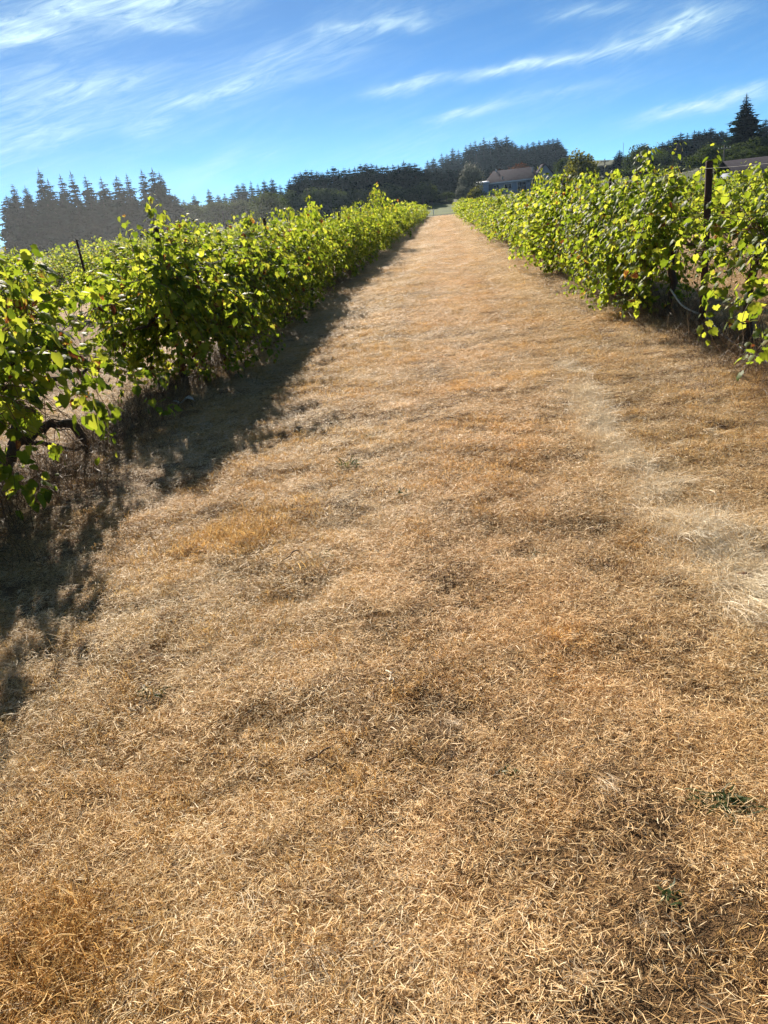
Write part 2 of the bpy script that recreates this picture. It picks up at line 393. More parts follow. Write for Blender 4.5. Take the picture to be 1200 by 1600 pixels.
def scatter(name, variants, P, rot, scl, idx, mats_, kind='stuff', label=None):
    """one object: points that carry instances of small blade clumps"""
    me = bpy.data.meshes.new(name); me.vertices.add(len(P)); me.vertices.foreach_set('co', np.asarray(P, np.float32).ravel())
    a = me.attributes.new('rot', 'FLOAT_VECTOR', 'POINT'); a.data.foreach_set('vector', np.asarray(rot, np.float32).ravel())
    a = me.attributes.new('scl', 'FLOAT_VECTOR', 'POINT'); a.data.foreach_set('vector', np.asarray(scl, np.float32).ravel())
    a = me.attributes.new('idx', 'INT', 'POINT'); a.data.foreach_set('value', np.asarray(idx, np.int32))
    for q in mats_: me.materials.append(q)
    o = link(name, me, label=label, kind=kind)
    ng = bpy.data.node_groups.new(name, 'GeometryNodeTree')
    ng.interface.new_socket('Geometry', in_out='INPUT', socket_type='NodeSocketGeometry')
    ng.interface.new_socket('Geometry', in_out='OUTPUT', socket_type='NodeSocketGeometry')
    N, Lk = ng.nodes, ng.links
    gi = N.new('NodeGroupInput'); go = N.new('NodeGroupOutput')
    mp = N.new('GeometryNodeMeshToPoints'); Lk.new(gi.outputs[0], mp.inputs[0])
    jn = N.new('GeometryNodeJoinGeometry')
    for vme in reversed(variants):
        vo = bpy.data.objects.new(vme.name, vme)
        oi = N.new('GeometryNodeObjectInfo'); oi.inputs['Object'].default_value = vo; oi.inputs['As Instance'].default_value = True
        Lk.new(oi.outputs['Geometry'], jn.inputs[0])
    ip = N.new('GeometryNodeInstanceOnPoints'); Lk.new(mp.outputs[0], ip.inputs['Points']); Lk.new(jn.outputs[0], ip.inputs['Instance'])
    ip.inputs['Pick Instance'].default_value = True
    for an, dt, sk in (('rot', 'FLOAT_VECTOR', 'Rotation'), ('scl', 'FLOAT_VECTOR', 'Scale'), ('idx', 'INT', 'Instance Index')):
        na = N.new('GeometryNodeInputNamedAttribute'); na.data_type = dt; na.inputs['Name'].default_value = an
        if an == 'rot':
            er = N.new('FunctionNodeEulerToRotation'); Lk.new(na.outputs['Attribute'], er.inputs[0]); Lk.new(er.outputs[0], ip.inputs[sk])
        else: Lk.new(na.outputs['Attribute'], ip.inputs[sk])
    Lk.new(ip.outputs[0], go.inputs[0])
    md = o.modifiers.new('scatter', 'NODES'); md.node_group = ng
    return o
def bmesh_of(name, args, m):
    V, Q, tt = blades(*args[:-1], **args[-1]) if isinstance(args[-1], dict) else blades(*args)
    return mesh_np(name, V, Q, m, tt)
def inview(x, y, mar=1.12):
    d = np.stack([x, y, np.full_like(x, -CAM_H)], -1); z = d@fwd
    u = (d@rgt)/np.maximum(z, .05); v = (d@upv)/np.maximum(z, .05)
    return (z > .1) & (abs(u) < .5*mar+.06/np.maximum(z, .3)) & (abs(v) < .667*mar+.06/np.maximum(z, .3))
def spots(n, x0, x1, y0, y1, r):
    x = r.uniform(x0, x1, n); y = r.uniform(y0, y1, n); k = inview(x, y); return x[k], y[k]
def euler(n, r, tilt=.12): return np.stack([r.normal(0, tilt, n), r.normal(0, tilt, n), r.random(n)*2*np.pi], 1)
r = np.random.default_rng(3)
# cut straw lying flat
lit = [bmesh_of('straw', (230, .15, (.010, .042), (.0010, .0024), (-.10, .45), .05, 100+k, 0.0, None, .10), M['straw']) for k in range(14)]
lit += [bmesh_of('straw', (50, .14, (.04, .10), (.0010, .0022), (-.05, .3), .05, 150+k, 0.0, None, .07), M['straw']) for k in range(4)]
PX, PY, SC = [], [], []
for (n, y0, y1, s0, s1, wx) in ((14500, .7, 4.6, .75, 1.1, 4.2), (12000, 4.6, 10, .85, 1.2, 4.6), (13000, 10, 20, 1.1, 1.6, 5), (12000, 20, 48, 1.5, 2.3, 5), (9000, 48, 127, 2.6, 4.2, 4)):
    x, y = spots(n, -wx, wx, y0, y1, r); PX.append(x); PY.append(y); SC.append(r.uniform(s0, s1, len(x)))
x, y, s = map(np.concatenate, (PX, PY, SC))
dn = .55*vnoise(x*2.0, y*1.6, 5)+.45*vnoise(x*6.5, y*6.5, 8); keep = r.random(len(x)) < np.clip((dn-.26)/.22, np.where(y < 4, .32, .40), 1)
x, y, s = x[keep], y[keep], s[keep]
idx = np.where(r.random(len(x)) < .11, r.integers(14, 18, len(x)), r.integers(0, 14, len(x)))
scatter('mown_straw', lit, np.stack([x, y, ground_z(x, y)], 1), euler(len(x), r), np.stack([s, s, np.minimum(s, 1.3)], 1), idx, [M['straw']], label='cut dry straw lying over the lane')
# short standing stubble in golden patches
stb = [bmesh_of('stubble', (70, .07, (.014, .042), (.0010, .0022), (.35, 1.25), .28, 200+k), M['stubble']) for k in range(8)]
PX, PY, SC = [], [], []
for (n, y0, y1, s0, s1, wx) in ((9000, .7, 5, .6, 1.25, 4.2), (12000, 5, 11, .7, 1.3, 4.6), (7000, 11, 24, .9, 1.7, 5)):
    x, y = spots(n, -wx, wx, y0, y1, r); k = (vnoise(x*1.3, y*1.3, 6)*.6+vnoise(x*4.5, y*4.5, 7)*.4+r.normal(0, .06, len(x))) > .49+.09*np.exp(-((x-.1)/.9)**2)
    PX.append(x[k]); PY.append(y[k]); SC.append(r.uniform(s0, s1, k.sum()))
# the thick golden tuft patch by the left row's shade
gx = r.normal(-1.27, .17, 150); gy = r.normal(3.72, .13, 150); gx2 = r.normal(-1.1, .16, 90); gy2 = r.normal(4.1, .2, 90)
PX += [gx, gx2]; PY += [gy, gy2]; SC += [r.uniform(1.0, 2.0, 150), r.uniform(.9, 1.6, 90)]
gx = r.normal(-1.06, .09, 90); gy = r.normal(1.22, .08, 90); PX.append(gx); PY.append(gy); SC.append(r.uniform(1.0, 1.7, 90))
x, y, s = map(np.concatenate, (PX, PY, SC))
scatter('dry_stubble', stb, np.stack([x, y, ground_z(x, y)-.003], 1), euler(len(x), r, .2), np.stack([s*1.1, s*1.1, s], 1), r.integers(0, 8, len(x)), [M['stubble']], label='short golden grass stubble')
# long bleached grass, lodged, in a ragged line on the right side of the lane
bl = [bmesh_of('blond', (36, .06, (.10, .24), (.0013, .0026), (.30, 1.2), .42, 300+k, {}), M['blond']) for k in range(4)]
bl += [bmesh_of('blond', (40, .08, (.14, .30), (.0013, .0027), (.10, .50), .22, 320+k, dict(dirbias=(-math.pi/2, .32))), M['blond']) for k in range(4)]
ln = np.array([(1.10, 7.6), (1.07, 6.86), (1.02, 5.9), (.98, 5.3), (1.02, 4.7), (1.06, 4.2), (1.17, 3.5), (1.26, 3.0), (1.24, 2.7)])
tt = r.random(1500)*(len(ln)-1); k0 = tt.astype(int); fr = (tt-k0)[:, None]; q = ln[k0]*(1-fr)+ln[np.minimum(k0+1, 8)]*fr
wd = np.where(q[:, 1] > 4.0, .075, .14)
x = q[:, 0]+r.normal(0, 1, 1500)*wd; y = q[:, 1]+r.normal(0, .16, 1500); s = r.uniform(.35, .85, 1500)
kk = (vnoise(x*5, y*4, 12) > .30); x, y, s = x[kk], y[kk], s[kk]
ex = r.uniform(.9, 2.6, 240); ey = r.uniform(3.4, 8.5, 240); x = np.concatenate([x, ex]); y = np.concatenate([y, ey]); s = np.concatenate([s, r.uniform(.25, .6, 240)])
ex = r.uniform(-2.6, -1.8, 110); ey = r.uniform(4.3, 6.6, 110); x = np.concatenate([x, ex]); y = np.concatenate([y, ey]); s = np.concatenate([s, r.uniform(.3, .75, 110)])
ex = r.uniform(-2, 2.0, 90); ey = r.uniform(1.1, 5, 90); x = np.concatenate([x, ex]); y = np.concatenate([y, ey]); s = np.concatenate([s, r.uniform(.2, .45, 90)])
rot = np.stack([r.normal(0, .1, len(x)), r.normal(0, .1, len(x)), r.normal(.30, .35, len(x))], 1)
scatter('bleached_grass', bl, np.stack([x, y, ground_z(x, y)-.003], 1), rot, np.stack([s, s, s], 1), r.integers(0, 8, len(x)), [M['blond']], label='long bleached grass bent over along the lane')
# grey-brown dead weeds and thatch under the vines
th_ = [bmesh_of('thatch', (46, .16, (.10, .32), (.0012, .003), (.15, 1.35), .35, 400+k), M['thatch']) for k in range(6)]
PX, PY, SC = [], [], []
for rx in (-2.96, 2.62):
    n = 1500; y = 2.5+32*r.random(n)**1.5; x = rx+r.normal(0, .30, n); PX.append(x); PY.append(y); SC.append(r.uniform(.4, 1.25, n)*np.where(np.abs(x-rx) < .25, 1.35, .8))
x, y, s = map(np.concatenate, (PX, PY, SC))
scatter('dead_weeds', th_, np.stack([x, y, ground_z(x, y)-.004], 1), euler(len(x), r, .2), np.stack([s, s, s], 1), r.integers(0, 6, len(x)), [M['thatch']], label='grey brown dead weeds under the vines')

# ------------------------------------------------------------------ grape vines
def leaf_shape(full):
    """one lobed grape leaf of unit width in the xy plane: stalk at the origin, tip towards +y"""
    if full == 2:
        o = [(0, 0), (.16, -.13), (.36, -.10), (.36, .07), (.50, .26), (.36, .40), (.34, .55), (.30, .66), (.17, .66), (.08, .82), (0, .98)]
        o = o+[(-a, b) for a, b in o[-2:0:-1]]; c = (0, .30)
    elif full == 1:
        o = [(0, .02), (.30, -.10), (.48, .26), (.30, .66), (0, .95), (-.30, .66), (-.48, .26), (-.30, -.10)]; c = (0, .34)
    else:
        o = [(0, -.05), (.46, .25), (0, .95), (-.46, .25)]; c = None
    o = np.array(o, float)
    z = lambda a: -.20*np.abs(a[:, 0])**1.3*1.2 - .30*np.maximum(0, a[:, 1]-.35)**1.6
    V = np.column_stack([o, z(o)]); n = len(o)
    if c is None: return V, np.array([(0, 1, 2), (0, 2, 3)])
    V = np.vstack([V, [(c[0], c[1], .05)]])
    return V, np.array([(n, a, (a+1) % n) for a in range(n)])
LV = {k: leaf_shape(k) for k in (0, 1, 2)}
leaf_me = []
for k in range(5):
    V, T = LV[2]; V = V.copy(); rr = np.random.default_rng(60+k)
    V[:, :2] *= 1+rr.normal(0, .05, (len(V), 1)); V[:, 2] += rr.normal(0, .03, len(V))+.16*rr.normal()*V[:, 0]*V[:, 1]
    leaf_me.append(mesh_np('leaf', V, T, M['vine_leaf'], np.full(len(V), 0.0), None, True))
dead_me = mesh_np('leaf', LV[2][0]*[.7, .9, 2.2], LV[2][1], M['dead_leaf'], np.zeros(len(LV[2][0])), None, True)

def frames(pos, nrm, tip, size):
    nrm = nrm/np.linalg.norm(nrm, axis=1)[:, None]
    tip = tip-nrm*(tip*nrm).sum(1)[:, None]; tip /= np.linalg.norm(tip, axis=1)[:, None]+1e-9
    xa = np.cross(tip, nrm)
    return np.stack([xa, tip, nrm], 2)*size[:, None, None]           # columns
def leaves_mesh(pos, B, lod, r, name, dead=None):
    V, T = LV[lod]; n = len(pos); k = len(V)
    W = np.einsum('nij,kj->nki', B, V)+pos[:, None]
    F = (np.arange(n)[:, None, None]*k+T[None]).reshape(-1, 3)
    tint = r.random(n)
    return W.reshape(-1, 3), F, np.repeat(tint, k)
def shoots(r, n, half, top, spread, dense=1.0, zc=.95, lean=0.0, step=.085, lmin=.5, lmax=1.7, wild=.0, bias=0.0):
    """canes grown from the cordon: list of polylines"""
    out = []
    nc = max(5, n//9); cl = [(r.uniform(-half, half), r.random(), r.normal(0, .35), r.uniform(.1, .95), r.choice([-1, 1]) if r.random() > abs(bias) else np.sign(bias), r.uniform(.7, 1.15)) for _ in range(nc)]
    for _ in range(n):
        cy_, ck_, cd_, co_, cs_, cl_ = cl[r.integers(nc)]
        p = np.array([r.normal(0, .06), np.clip(cy_+r.normal(0, .16), -half-.1, half+.1), zc+r.normal(0, .10)])
        a = r.choice([-1, 1])if r.random() > abs(bias) else np.sign(bias)
        kind = ck_ if r.random() < .75 else r.random()
        if r.random() < .75: a = cs_
        up = r.uniform(.45, 1.5) if kind < .40 else r.uniform(-.7, .45)
        d = np.array([a*(co_+r.normal(0, .18))*spread, cd_+r.normal(0, .28), up]); d /= np.linalg.norm(d)
        L = r.uniform(lmin, lmax)*(1 if kind < .45 else .8)*cl_; g = r.uniform(.03, .16)
        if r.random() < wild: d = np.array([r.normal(0, .12), r.normal(0, .2), 1.]); g = .008; L = lmax*r.uniform(.5, .75)
        pts = [p]; m_ = int(L/step)
        for q in range(m_):
            d = d+np.array([r.normal(0, .10), r.normal(0, .12), -g*(1+.12*q)+r.normal(0, .04)])
            if p[2] > top and d[2] > 0 and r.random() > wild*.6: d[2] *= .35
            d /= np.linalg.norm(d); p = p+d*step
            if p[2] < .10: p[2] = .10; d[2] = abs(d[2])*.2
            pts.append(p)
        out.append(np.array(pts))
    return out
def apron(r, n, half, sides, top=1.3, out=.62, low=.16):
    res = []
    for _ in range(n):
        a = r.choice(sides); y = r.uniform(-half, half); z0 = top*r.uniform(.7, 1.05); o = out*r.uniform(.45, 1.1); z1 = max(low, r.normal(.32, .16)); dy = r.normal(0, .16)
        tt = np.linspace(0, 1, 15); x = a*(.12+(o-.12)*np.sin(tt*1.5708)); z = z0+.10*np.sin(tt*2.2)-(z0-z1)*tt**1.8
        res.append(np.column_stack([x+np.cumsum(r.normal(0, .012, 15)), y+dy*tt+np.cumsum(r.normal(0, .02, 15)), z]))
    return res
def leaf_place(sh, r, per=1.6, size=(.07, .12), out=1.0):
    P, Nn, Tt, Sz = [], [], [], []
    for s in sh:
        m_ = len(s); k = max(2, int(m_*per)); f = r.random(k)**.85*(m_-1.001); i0 = f.astype(int); fr = (f-i0)[:, None]
        c = s[i0]*(1-fr)+s[i0+1]*fr
        off = r.normal(0, 1, (k, 3)); off /= np.linalg.norm(off, axis=1)[:, None]
        c = c+off*r.uniform(.03, .11, k)[:, None]
        nr = off*.7+np.array([0, 0, .55])+np.column_stack([np.sign(c[:, 0])*.45, np.zeros(k), np.zeros(k)])+r.normal(0, .38, (k, 3))
        tip = off*.35+np.array([0, 0, -.9])+r.normal(0, .4, (k, 3))
        P.append(c); Nn.append(nr); Tt.append(tip); Sz.append(r.uniform(size[0], size[1], k)*np.where(f > m_*.85, .6, 1))
    P, Nn, Tt, Sz = map(np.concatenate, (P, Nn, Tt, Sz))
    ok = P[:, 2] > .06
    return P[ok], frames(P[ok], Nn[ok], Tt[ok], Sz[ok]), Sz[ok]
def peel(mb, pts, rad, r, n=9):
    for k in range(n):                      # loose strips of bark along the wood
        i0 = r.integers(0, max(1, len(pts)-5)); i1 = min(len(pts), i0+r.integers(4, 9)); a = r.random()*6.28
        o = np.array([math.cos(a), math.sin(a), r.normal(0, .5)]); q = pts[i0:i1]+o*rad*.98+r.normal(0, .004, (i1-i0, 3)); q[-1] += o*rad*.35
        if len(q) > 2: mb.tube(q, np.linspace(.008, .003, len(q)), 4)
def trunk_parts(r, half, zc=.95, rad=.035, arch=False):
    t_ = MB(); n = 9; z = np.linspace(-.05, zc, n)
    wob = np.cumsum(r.normal(0, .022, (n, 2)), 0); wob -= wob[:1]
    pts = np.column_stack([wob*np.array([1, 1]), z]); rr = rad*(1.25-.35*np.linspace(0, 1, n))*(1+r.normal(0, .12, n))
    t_.tube(pts, rr, 8); peel(t_, pts, rad, r, 7)
    arms = []
    for s in (-1, 1):
        a = MB(); k = 9; yy = np.linspace(0, half, k)*s
        p = np.column_stack([pts[-1, 0]+np.cumsum(r.normal(0, .018, k)), pts[-1, 1]+yy, zc-.01+np.cumsum(r.normal(0, .016, k))]); p[0] = pts[-1]-np.array([0, 0, .02])
        a.tube(p, rad*.62*(1-.55*np.linspace(0, 1, k))*(1+r.normal(0, .12, k)), 7); arms.append(a)
    return t_, arms
def tubes(sh, rad, seg=4):
    b_ = MB()
    for s in sh:
        q = s if len(s) < 8 else s[::2] if len(s) % 2 else np.vstack([s[::2], s[-1:]])
        b_.tube(q, np.linspace(rad, rad*.35, len(q)), seg, cap=False)
    return b_
NEAR_N = 0
def near_vine(x0, y0, side, label, group, n=30, half=1.0, top=1.55, spread=1.0, per=1.5, zc=.92, seed=0, wild=.06, lmin=.5, lmax=1.6,
              bias=0.0, extra=None, dead=6, size=(.050, .092), rad=.035, nleaf=295, wood=None, bare=0, drape=0):
    r = np.random.default_rng(1000+seed)
    z0 = gz(x0, y0)
    root = link('grape_vine', None, loc=(x0, y0, z0), label=label, cat='grape vine', group=group)
    t_, arms = trunk_parts(r, half, zc, rad)
    if wood:
        t_ = MB()
        for pts, ra in wood:
            q = curve(*pts, n=16)-np.array([x0, y0, z0]); q[1:-1] += r.normal(0, .008, (14, 3)); t_.tube(q, np.linspace(ra, ra*.6, 16)*(1+r.normal(0, .13, 16)), 9); peel(t_, q, ra*.8, r)
    link('trunk', t_.mesh('trunk', M['bark'], smooth=True), root)
    for a in arms: link('arm', a.mesh('arm', M['bark'], smooth=True), root)
    sh = shoots(r, n, half, top, spread, zc=zc, wild=wild, lmin=lmin, lmax=lmax, bias=bias)
    if drape: sh += apron(r, drape, half, [-np.sign(x0)]*3+[np.sign(x0)], top*.86)
    if extra: sh += [np.array(e, float)-np.array([x0, y0, z0]) for e in extra]
    bs = shoots(r, bare, half, 1.2, spread, zc=zc-.15, lmin=.4, lmax=1.1) if bare else []
    link('shoots', tubes(sh+bs, .0042).mesh('shoots', M['cane'], smooth=True), root, kind='stuff')
    P, B, Sz = leaf_place(sh, r, per, size)
    # leaves nearest the lane and the viewer are separate pieces; the rest is one mass
    dvec = P+np.array([x0, y0, z0])-np.array([0, 0, CAM_H])
    depth = -np.sign(x0)*P[:, 0]*1.0 + P[:, 2]*.35 + P[:, 1]*-.25*0 + r.random(len(P))*.15
    order = np.argsort(-depth); k = min(nleaf, len(P)); pick, rest = order[:k], order[k:]
    if len(rest):
        V, F, tt = leaves_mesh(P[rest], B[rest], 2 if y0 < 9 else 1, r, 'foliage')
        link('foliage', mesh_np('foliage', V, F, M['vine_leaf'], tt, None, True), root, kind='stuff')
    dd = set(r.choice(k, min(dead, k), replace=False))
    for q, j in enumerate(pick):
        o = bpy.data.objects.new('leaf', dead_me if q in dd else leaf_me[q % 5]); col.objects.link(o); o.parent = root
        mm = np.eye(4); mm[:3, :3] = B[j]; mm[:3, 3] = P[j]; o.matrix_local = Matrix(mm.tolist())
    return root
def curve(*pts, n=14):
    p = np.array(pts, float); tt = np.linspace(0, 1, n); k = np.linspace(0, 1, len(p))
    # quadratic-like smoothing by interpolating twice
    c = np.stack([np.interp(tt, k, p[:, a]) for a in range(3)], 1)
    for _ in range(2): c[1:-1] = (c[:-2]+2*c[1:-1]+c[2:])/4
    return c
def nth(k):
    ones = 'first second third fourth fifth sixth seventh eighth ninth tenth eleventh twelfth thirteenth fourteenth fifteenth sixteenth seventeenth eighteenth nineteenth'.split()
    tens = {2: ('twentieth', 'twenty'), 3: ('thirtieth', 'thirty'), 4: ('fortieth', 'forty'), 5: ('fiftieth', 'fifty'), 6: ('sixtieth', 'sixty')}
    if k < 20: return ones[k-1]
    a, b = divmod(k, 10); return tens[a][0] if b == 0 else tens[a][1]+'-'+ones[b-1]
GL, GR = 'grape vines in the row left of the lane', 'grape vines in the row right of the lane'
ord_ = 'first second third fourth fifth sixth seventh eighth ninth tenth eleventh twelfth thirteenth fourteenth fifteenth sixteenth seventeenth eighteenth nineteenth twentieth'.split()
# left row, nearest: sparse old vine with a dark gnarled frame
near_vine(-3.05, 4.75, 1, 'sparse grape vine with dark gnarled wood and open gaps, left edge, before the shaded gap', GL, n=44, half=.75, drape=6, top=1.52, spread=.95, bias=.35, per=2.1, zc=.88, seed=1,
          wild=.08, lmin=.45, lmax=1.1, rad=.045, dead=8, bare=46, size=(.060, .10),
          wood=[([(-3.42, 5.15, -.05), (-3.30, 5.2, .22), (-3.22, 5.3, .36), (-3.24, 5.35, .62), (-3.34, 5.25, .86), (-3.42, 5.1, 1.0)], .052),
                ([(-3.26, 5.28, .30), (-3.12, 5.42, .37), (-2.98, 5.55, .36), (-2.90, 5.62, .22), (-2.90, 5.62, -.05)], .040),
                ([(-3.24, 5.32, .62), (-3.10, 5.5, .70), (-2.95, 5.8, .66), (-2.85, 6.05, .72)], .022),
                ([(-3.22, 5.3, .30), (-3.08, 5.45, .22), (-2.98, 5.5, .16), (-2.86, 5.55, .12)], .016)],
          extra=[curve((-2.95, 5.5, .9), (-2.7, 6.0, .75), (-2.55, 6.2, .35), (-2.42, 6.4, .18)), curve((-3, 5.6, .9), (-2.9, 6.3, 1.25), (-2.95, 6.9, 1.32)),
                 curve((-3, 5.4, .9), (-2.8, 6.0, 1.15), (-2.75, 6.6, 1.1), (-2.7, 7.0, .95)), curve((-3.05, 4.9, .9), (-3.0, 5.0, 1.35), (-3.02, 5.05, 1.62)),
                 curve((-3.0, 5.6, .85), (-2.75, 6.0, .6), (-2.6, 6.3, .55), (-2.5, 6.6, .4)), curve((-3, 4.7, .9), (-2.9, 4.8, 1.3), (-2.8, 5.2, 1.5), (-2.75, 5.5, 1.4)),
                 curve((-3.05, 5.2, .9), (-2.8, 5.5, .55), (-2.7, 5.8, .3))])
near_vine(-2.96, 8.2, 1, 'tall dense grape vine with two upright shoots around the nearest post left of the lane', GL, n=104, half=1.0, drape=72, top=1.58, spread=1.2, per=2.5, seed=2, zc=.85, wild=.04, bias=.35, dead=7,
          extra=[curve((-3, 8.1, .9), (-2.97, 8.25, 1.5), (-2.94, 8.3, 2.02)), curve((-3, 7.5, .9), (-3.0, 7.7, 1.4), (-3.05, 7.75, 1.83)), curve((-3, 8.1, 1.0), (-2.9, 8.35, 1.6), (-2.88, 8.4, 1.9)),
                 curve((-3, 7.4, 1), (-2.75, 7.2, 1.35), (-2.6, 7.1, 1.1), (-2.5, 7.1, .8))])
zx = [(-2.96, 9.9, 100, 1.0, 1.52), (-2.96, 11.8, 92, 1.0, 1.56), (-2.96, 13.7, 76, .95, 1.30)]
dsc = ['bushy grape vine sprawling to the lane just past the tall one, left row', 'grape vine with hanging outer leaves before the second post, left row', 'grape vine wrapped about the leaning second post, left row']
for k, (x, y, n, sp, tp) in enumerate(zx):
    near_vine(x, y, 1, dsc[k], GL, n=n-22, drape=42, half=1.0, top=tp, spread=sp, per=2.4, seed=10+k, zc=.86, wild=.05, bias=.3, dead=5)
# right row
near_vine(2.62, 4.9, -1, 'grape vine reaching in at the right edge with low bright leaves over the lane', GR, n=20, drape=16, half=.9, top=1.2, spread=.9, per=1.4, zc=.75, seed=21, wild=0, lmin=.4, lmax=.95, bias=-.5, dead=2,
          extra=[curve((2.55, 5.2, .75), (2.3, 5.4, .7), (2.12, 5.6, .4), (2.02, 5.7, .15)), curve((2.6, 5.4, .75), (2.35, 5.7, .6), (2.2, 5.8, .35)), curve((2.6, 5.6, .8), (2.3, 5.9, .75), (2.25, 6.0, .5), (2.18, 6.05, .25)), curve((2.6, 5.5, .8), (2.4, 5.9, .9), (2.28, 6.1, .75))])
near_vine(2.66, 7.3, -1, 'open grape vine with bare dark canes beside the nearest post right of the lane', GR, n=36, drape=6, half=.85, top=1.34, spread=.9, per=2.2, zc=1.05, seed=22, bare=40, wild=.03, lmin=.45, lmax=1.1, dead=4,
          extra=[curve((2.6, 8.0, .95), (2.3, 8.3, .9), (2.05, 8.6, .6), (1.9, 8.8, .25)), curve((2.6, 8.2, .95), (2.35, 8.4, 1.1), (2.15, 8.5, .9), (2.05, 8.7, .5))])
zx = [(2.6, 9.75, 100, 1.05, 1.8, 'tall dense grape vine spilling low leaves onto the lane just past the nearest right post'),
      (2.6, 11.4, 96, 1.05, 1.7, 'wide bushy grape vine before the second post, right row'), (2.6, 13.3, 84, 1.0, 1.7, 'grape vine hiding the second post, right row')]
for k, (x, y, n, sp, tp, lb) in enumerate(zx):
    near_vine(x, y, -1, lb, GR, n=n-22, drape=34, half=1.0, top=tp, spread=sp, per=2.5, seed=31+k, zc=.86, wild=.05 if k else .07, bias=-.4, dead=3, lmax=1.7)

# vines farther along: a few grown once, then copied
def far_vine_mesh(seed, lod, n, per, size, step):
    r = np.random.default_rng(seed)
    t_, arms = trunk_parts(r, .95)
    sh = shoots(r, n, 1.05, 1.5, 1.0, wild=.05, step=step, zc=.88)+apron(r, 26, 1.0, [-1, 1], 1.3)
    for a in arms: t_.v += a.v; t_.q += [q+t_.n for q in a.q]; t_.t += [q+t_.n for q in a.t]; t_.n += a.n
    P, B, _ = leaf_place(sh, r, per, size)
    V, F, tt = leaves_mesh(P, B, lod, r, 'foliage')
    return t_.mesh('trunk', M['bark'], smooth=True), mesh_np('foliage', V, F, M['vine_leaf'], tt, None, lod > 0)
mid_v = [far_vine_mesh(500+k, 1, 70, 2.2, (.052, .095), .075) for k in range(6)]
far_v = [far_vine_mesh(520+k, 0, 52, 1.45, (.10, .16), .11) for k in range(5)]
def place_vine(x, y, k, label, group, mids, sx=1.0):
    root = link('grape_vine', None, loc=(x, y, gz(x, y)), rz=math.pi*(k % 2)+random.uniform(-.06, .06), scale=(sx*random.choice([.72, .85, 1.0, 1.1, 1.25])*random.uniform(.95, 1.05), random.uniform(.85, 1.04), random.choice([.80, .90, 1.0, 1.08, 1.18])*random.uniform(.95, 1.05)), label=label, cat='grape vine', group=group)
    tm, fm = (mid_v if mids else far_v)[random.randrange(6 if mids else 5)]
    link('trunk', tm, root); link('foliage', fm, root, kind='stuff')
place_vine(-3.0, 3.0, 0, 'grape vine cut off by the left edge, nearest of all and shading the lane', GL, True, .9)
for side, rx, g in ((-1, -2.96, GL), (1, 2.6, GR)):
    nm = 'left' if side < 0 else 'right'
    y = 15.5; k = 5
    while y < 126:
        lb = '%s grape vine, %s from the near end of the row %s of the lane' % ('leafy' if k < 16 else 'small distant', nth(k+1), nm)
        place_vine(rx+random.uniform(-.08, .08), y, k, lb, g, y < 44); y += 1.9; k += 1
for rx, y0, y1, nm, g, gap in ((-8.5, 13, 70, 'hazy grape vine in the second row left of the lane', 'grape vines in the second row on the left', (16, 19)),
                          (-14.0, 20, 90, 'hazy grape vine in the third row left of the lane', 'grape vines in the third row on the left', (0, 0)),
                          (-19.5, 30, 100, 'hazy grape vine in the fourth row left of the lane', 'grape vines in the fourth row on the left', (0, 0)),
                          (8.15, 13.5, 70, 'grape vine in the second row right of the lane', 'grape vines in the second row on the right', (0, 0)),
                          (13.7, 20, 80, 'grape vine in the third row right of the lane', 'grape vines in the third row on the right', (0, 0))):
    y = y0; k = 0
    while y < y1:
        if not gap[0] < y < gap[1]: place_vine(rx+random.uniform(-.1, .1), y, k, nm+', %s from its near end' % nth(k+1), g, y < 30, 1.0)
        y += 2.0; k += 1

# ------------------------------------------------------------------ posts, wires, hose
def post(x, y, h, lean, label, group, rad=.028):
    root = link('vineyard_post', None, loc=(x, y, gz(x, y)), label=label, cat='post', group=group)
    s = MB(); zz = np.array([-.1, .4, .9, h-.012, h]); lx = lean*np.maximum(zz, 0)
    s.tube(np.column_stack([lx, 0*zz, zz]), np.array([1, 1, 1, 1, .86])*rad, 10)
    link('shaft', s.mesh('shaft', M['rust'], smooth=False), root)
    for z in (.95, h-.07):
        c = MB(); a = np.linspace(0, 2*np.pi, 13); c.tube(np.column_stack([lean*z+(rad+.003)*np.cos(a), (rad+.003)*np.sin(a), np.full(13, z)+.004*np.sin(2*a)]), .0022, 4)
        link('wire_tie', c.mesh('wire_tie', M['wire'], smooth=True), root)
PGL, PGR = 'posts of the row left of the lane', 'posts of the row right of the lane'
yl = [3.2, 8.31, 13.8, 18.9, 23.6, 28.8, 34, 39.2, 44.4]; yr = [3.0, 8.45, 13.2, 18.1, 23.2, 28.4, 33.6, 38.8, 44]
lbl = ['nearest rusty post behind the sparse vine on the left', 'dark rusty post with top showing beside tall shoots, left row', 'dark leaning post standing clear above the leaves, left row', 'post mostly hidden by leaves, third visible in left row']
lbr = ['rusty post out past the right edge', 'thick dark rusty post standing bare above the right row leaves', 'post with only its short top above leaves, right row', 'thin dark post standing clear before the house, right row']
for k, y in enumerate(yl): 
    if k: post(-2.98, y, 1.66, .012 if k != 2 else -.02, lbl[k] if k < 4 else 'distant post nearly hidden in the left row, %s from the viewer' % nth(k), PGL)
for k, y in enumerate(yr):
    if k: post(2.63, y, 1.68 if k != 3 else 1.78, .0, lbr[k] if k < 4 else 'distant post nearly hidden in the right row, %s from the viewer' % nth(k), PGR, .034 if k == 1 else .026)
for k, y in enumerate((18.5, 23.7, 29)): post(-8.5, y, 1.75, -.02, 'hazy post in the second row left of the lane, %s from the front' % ord_[k], 'posts of the second row on the left')
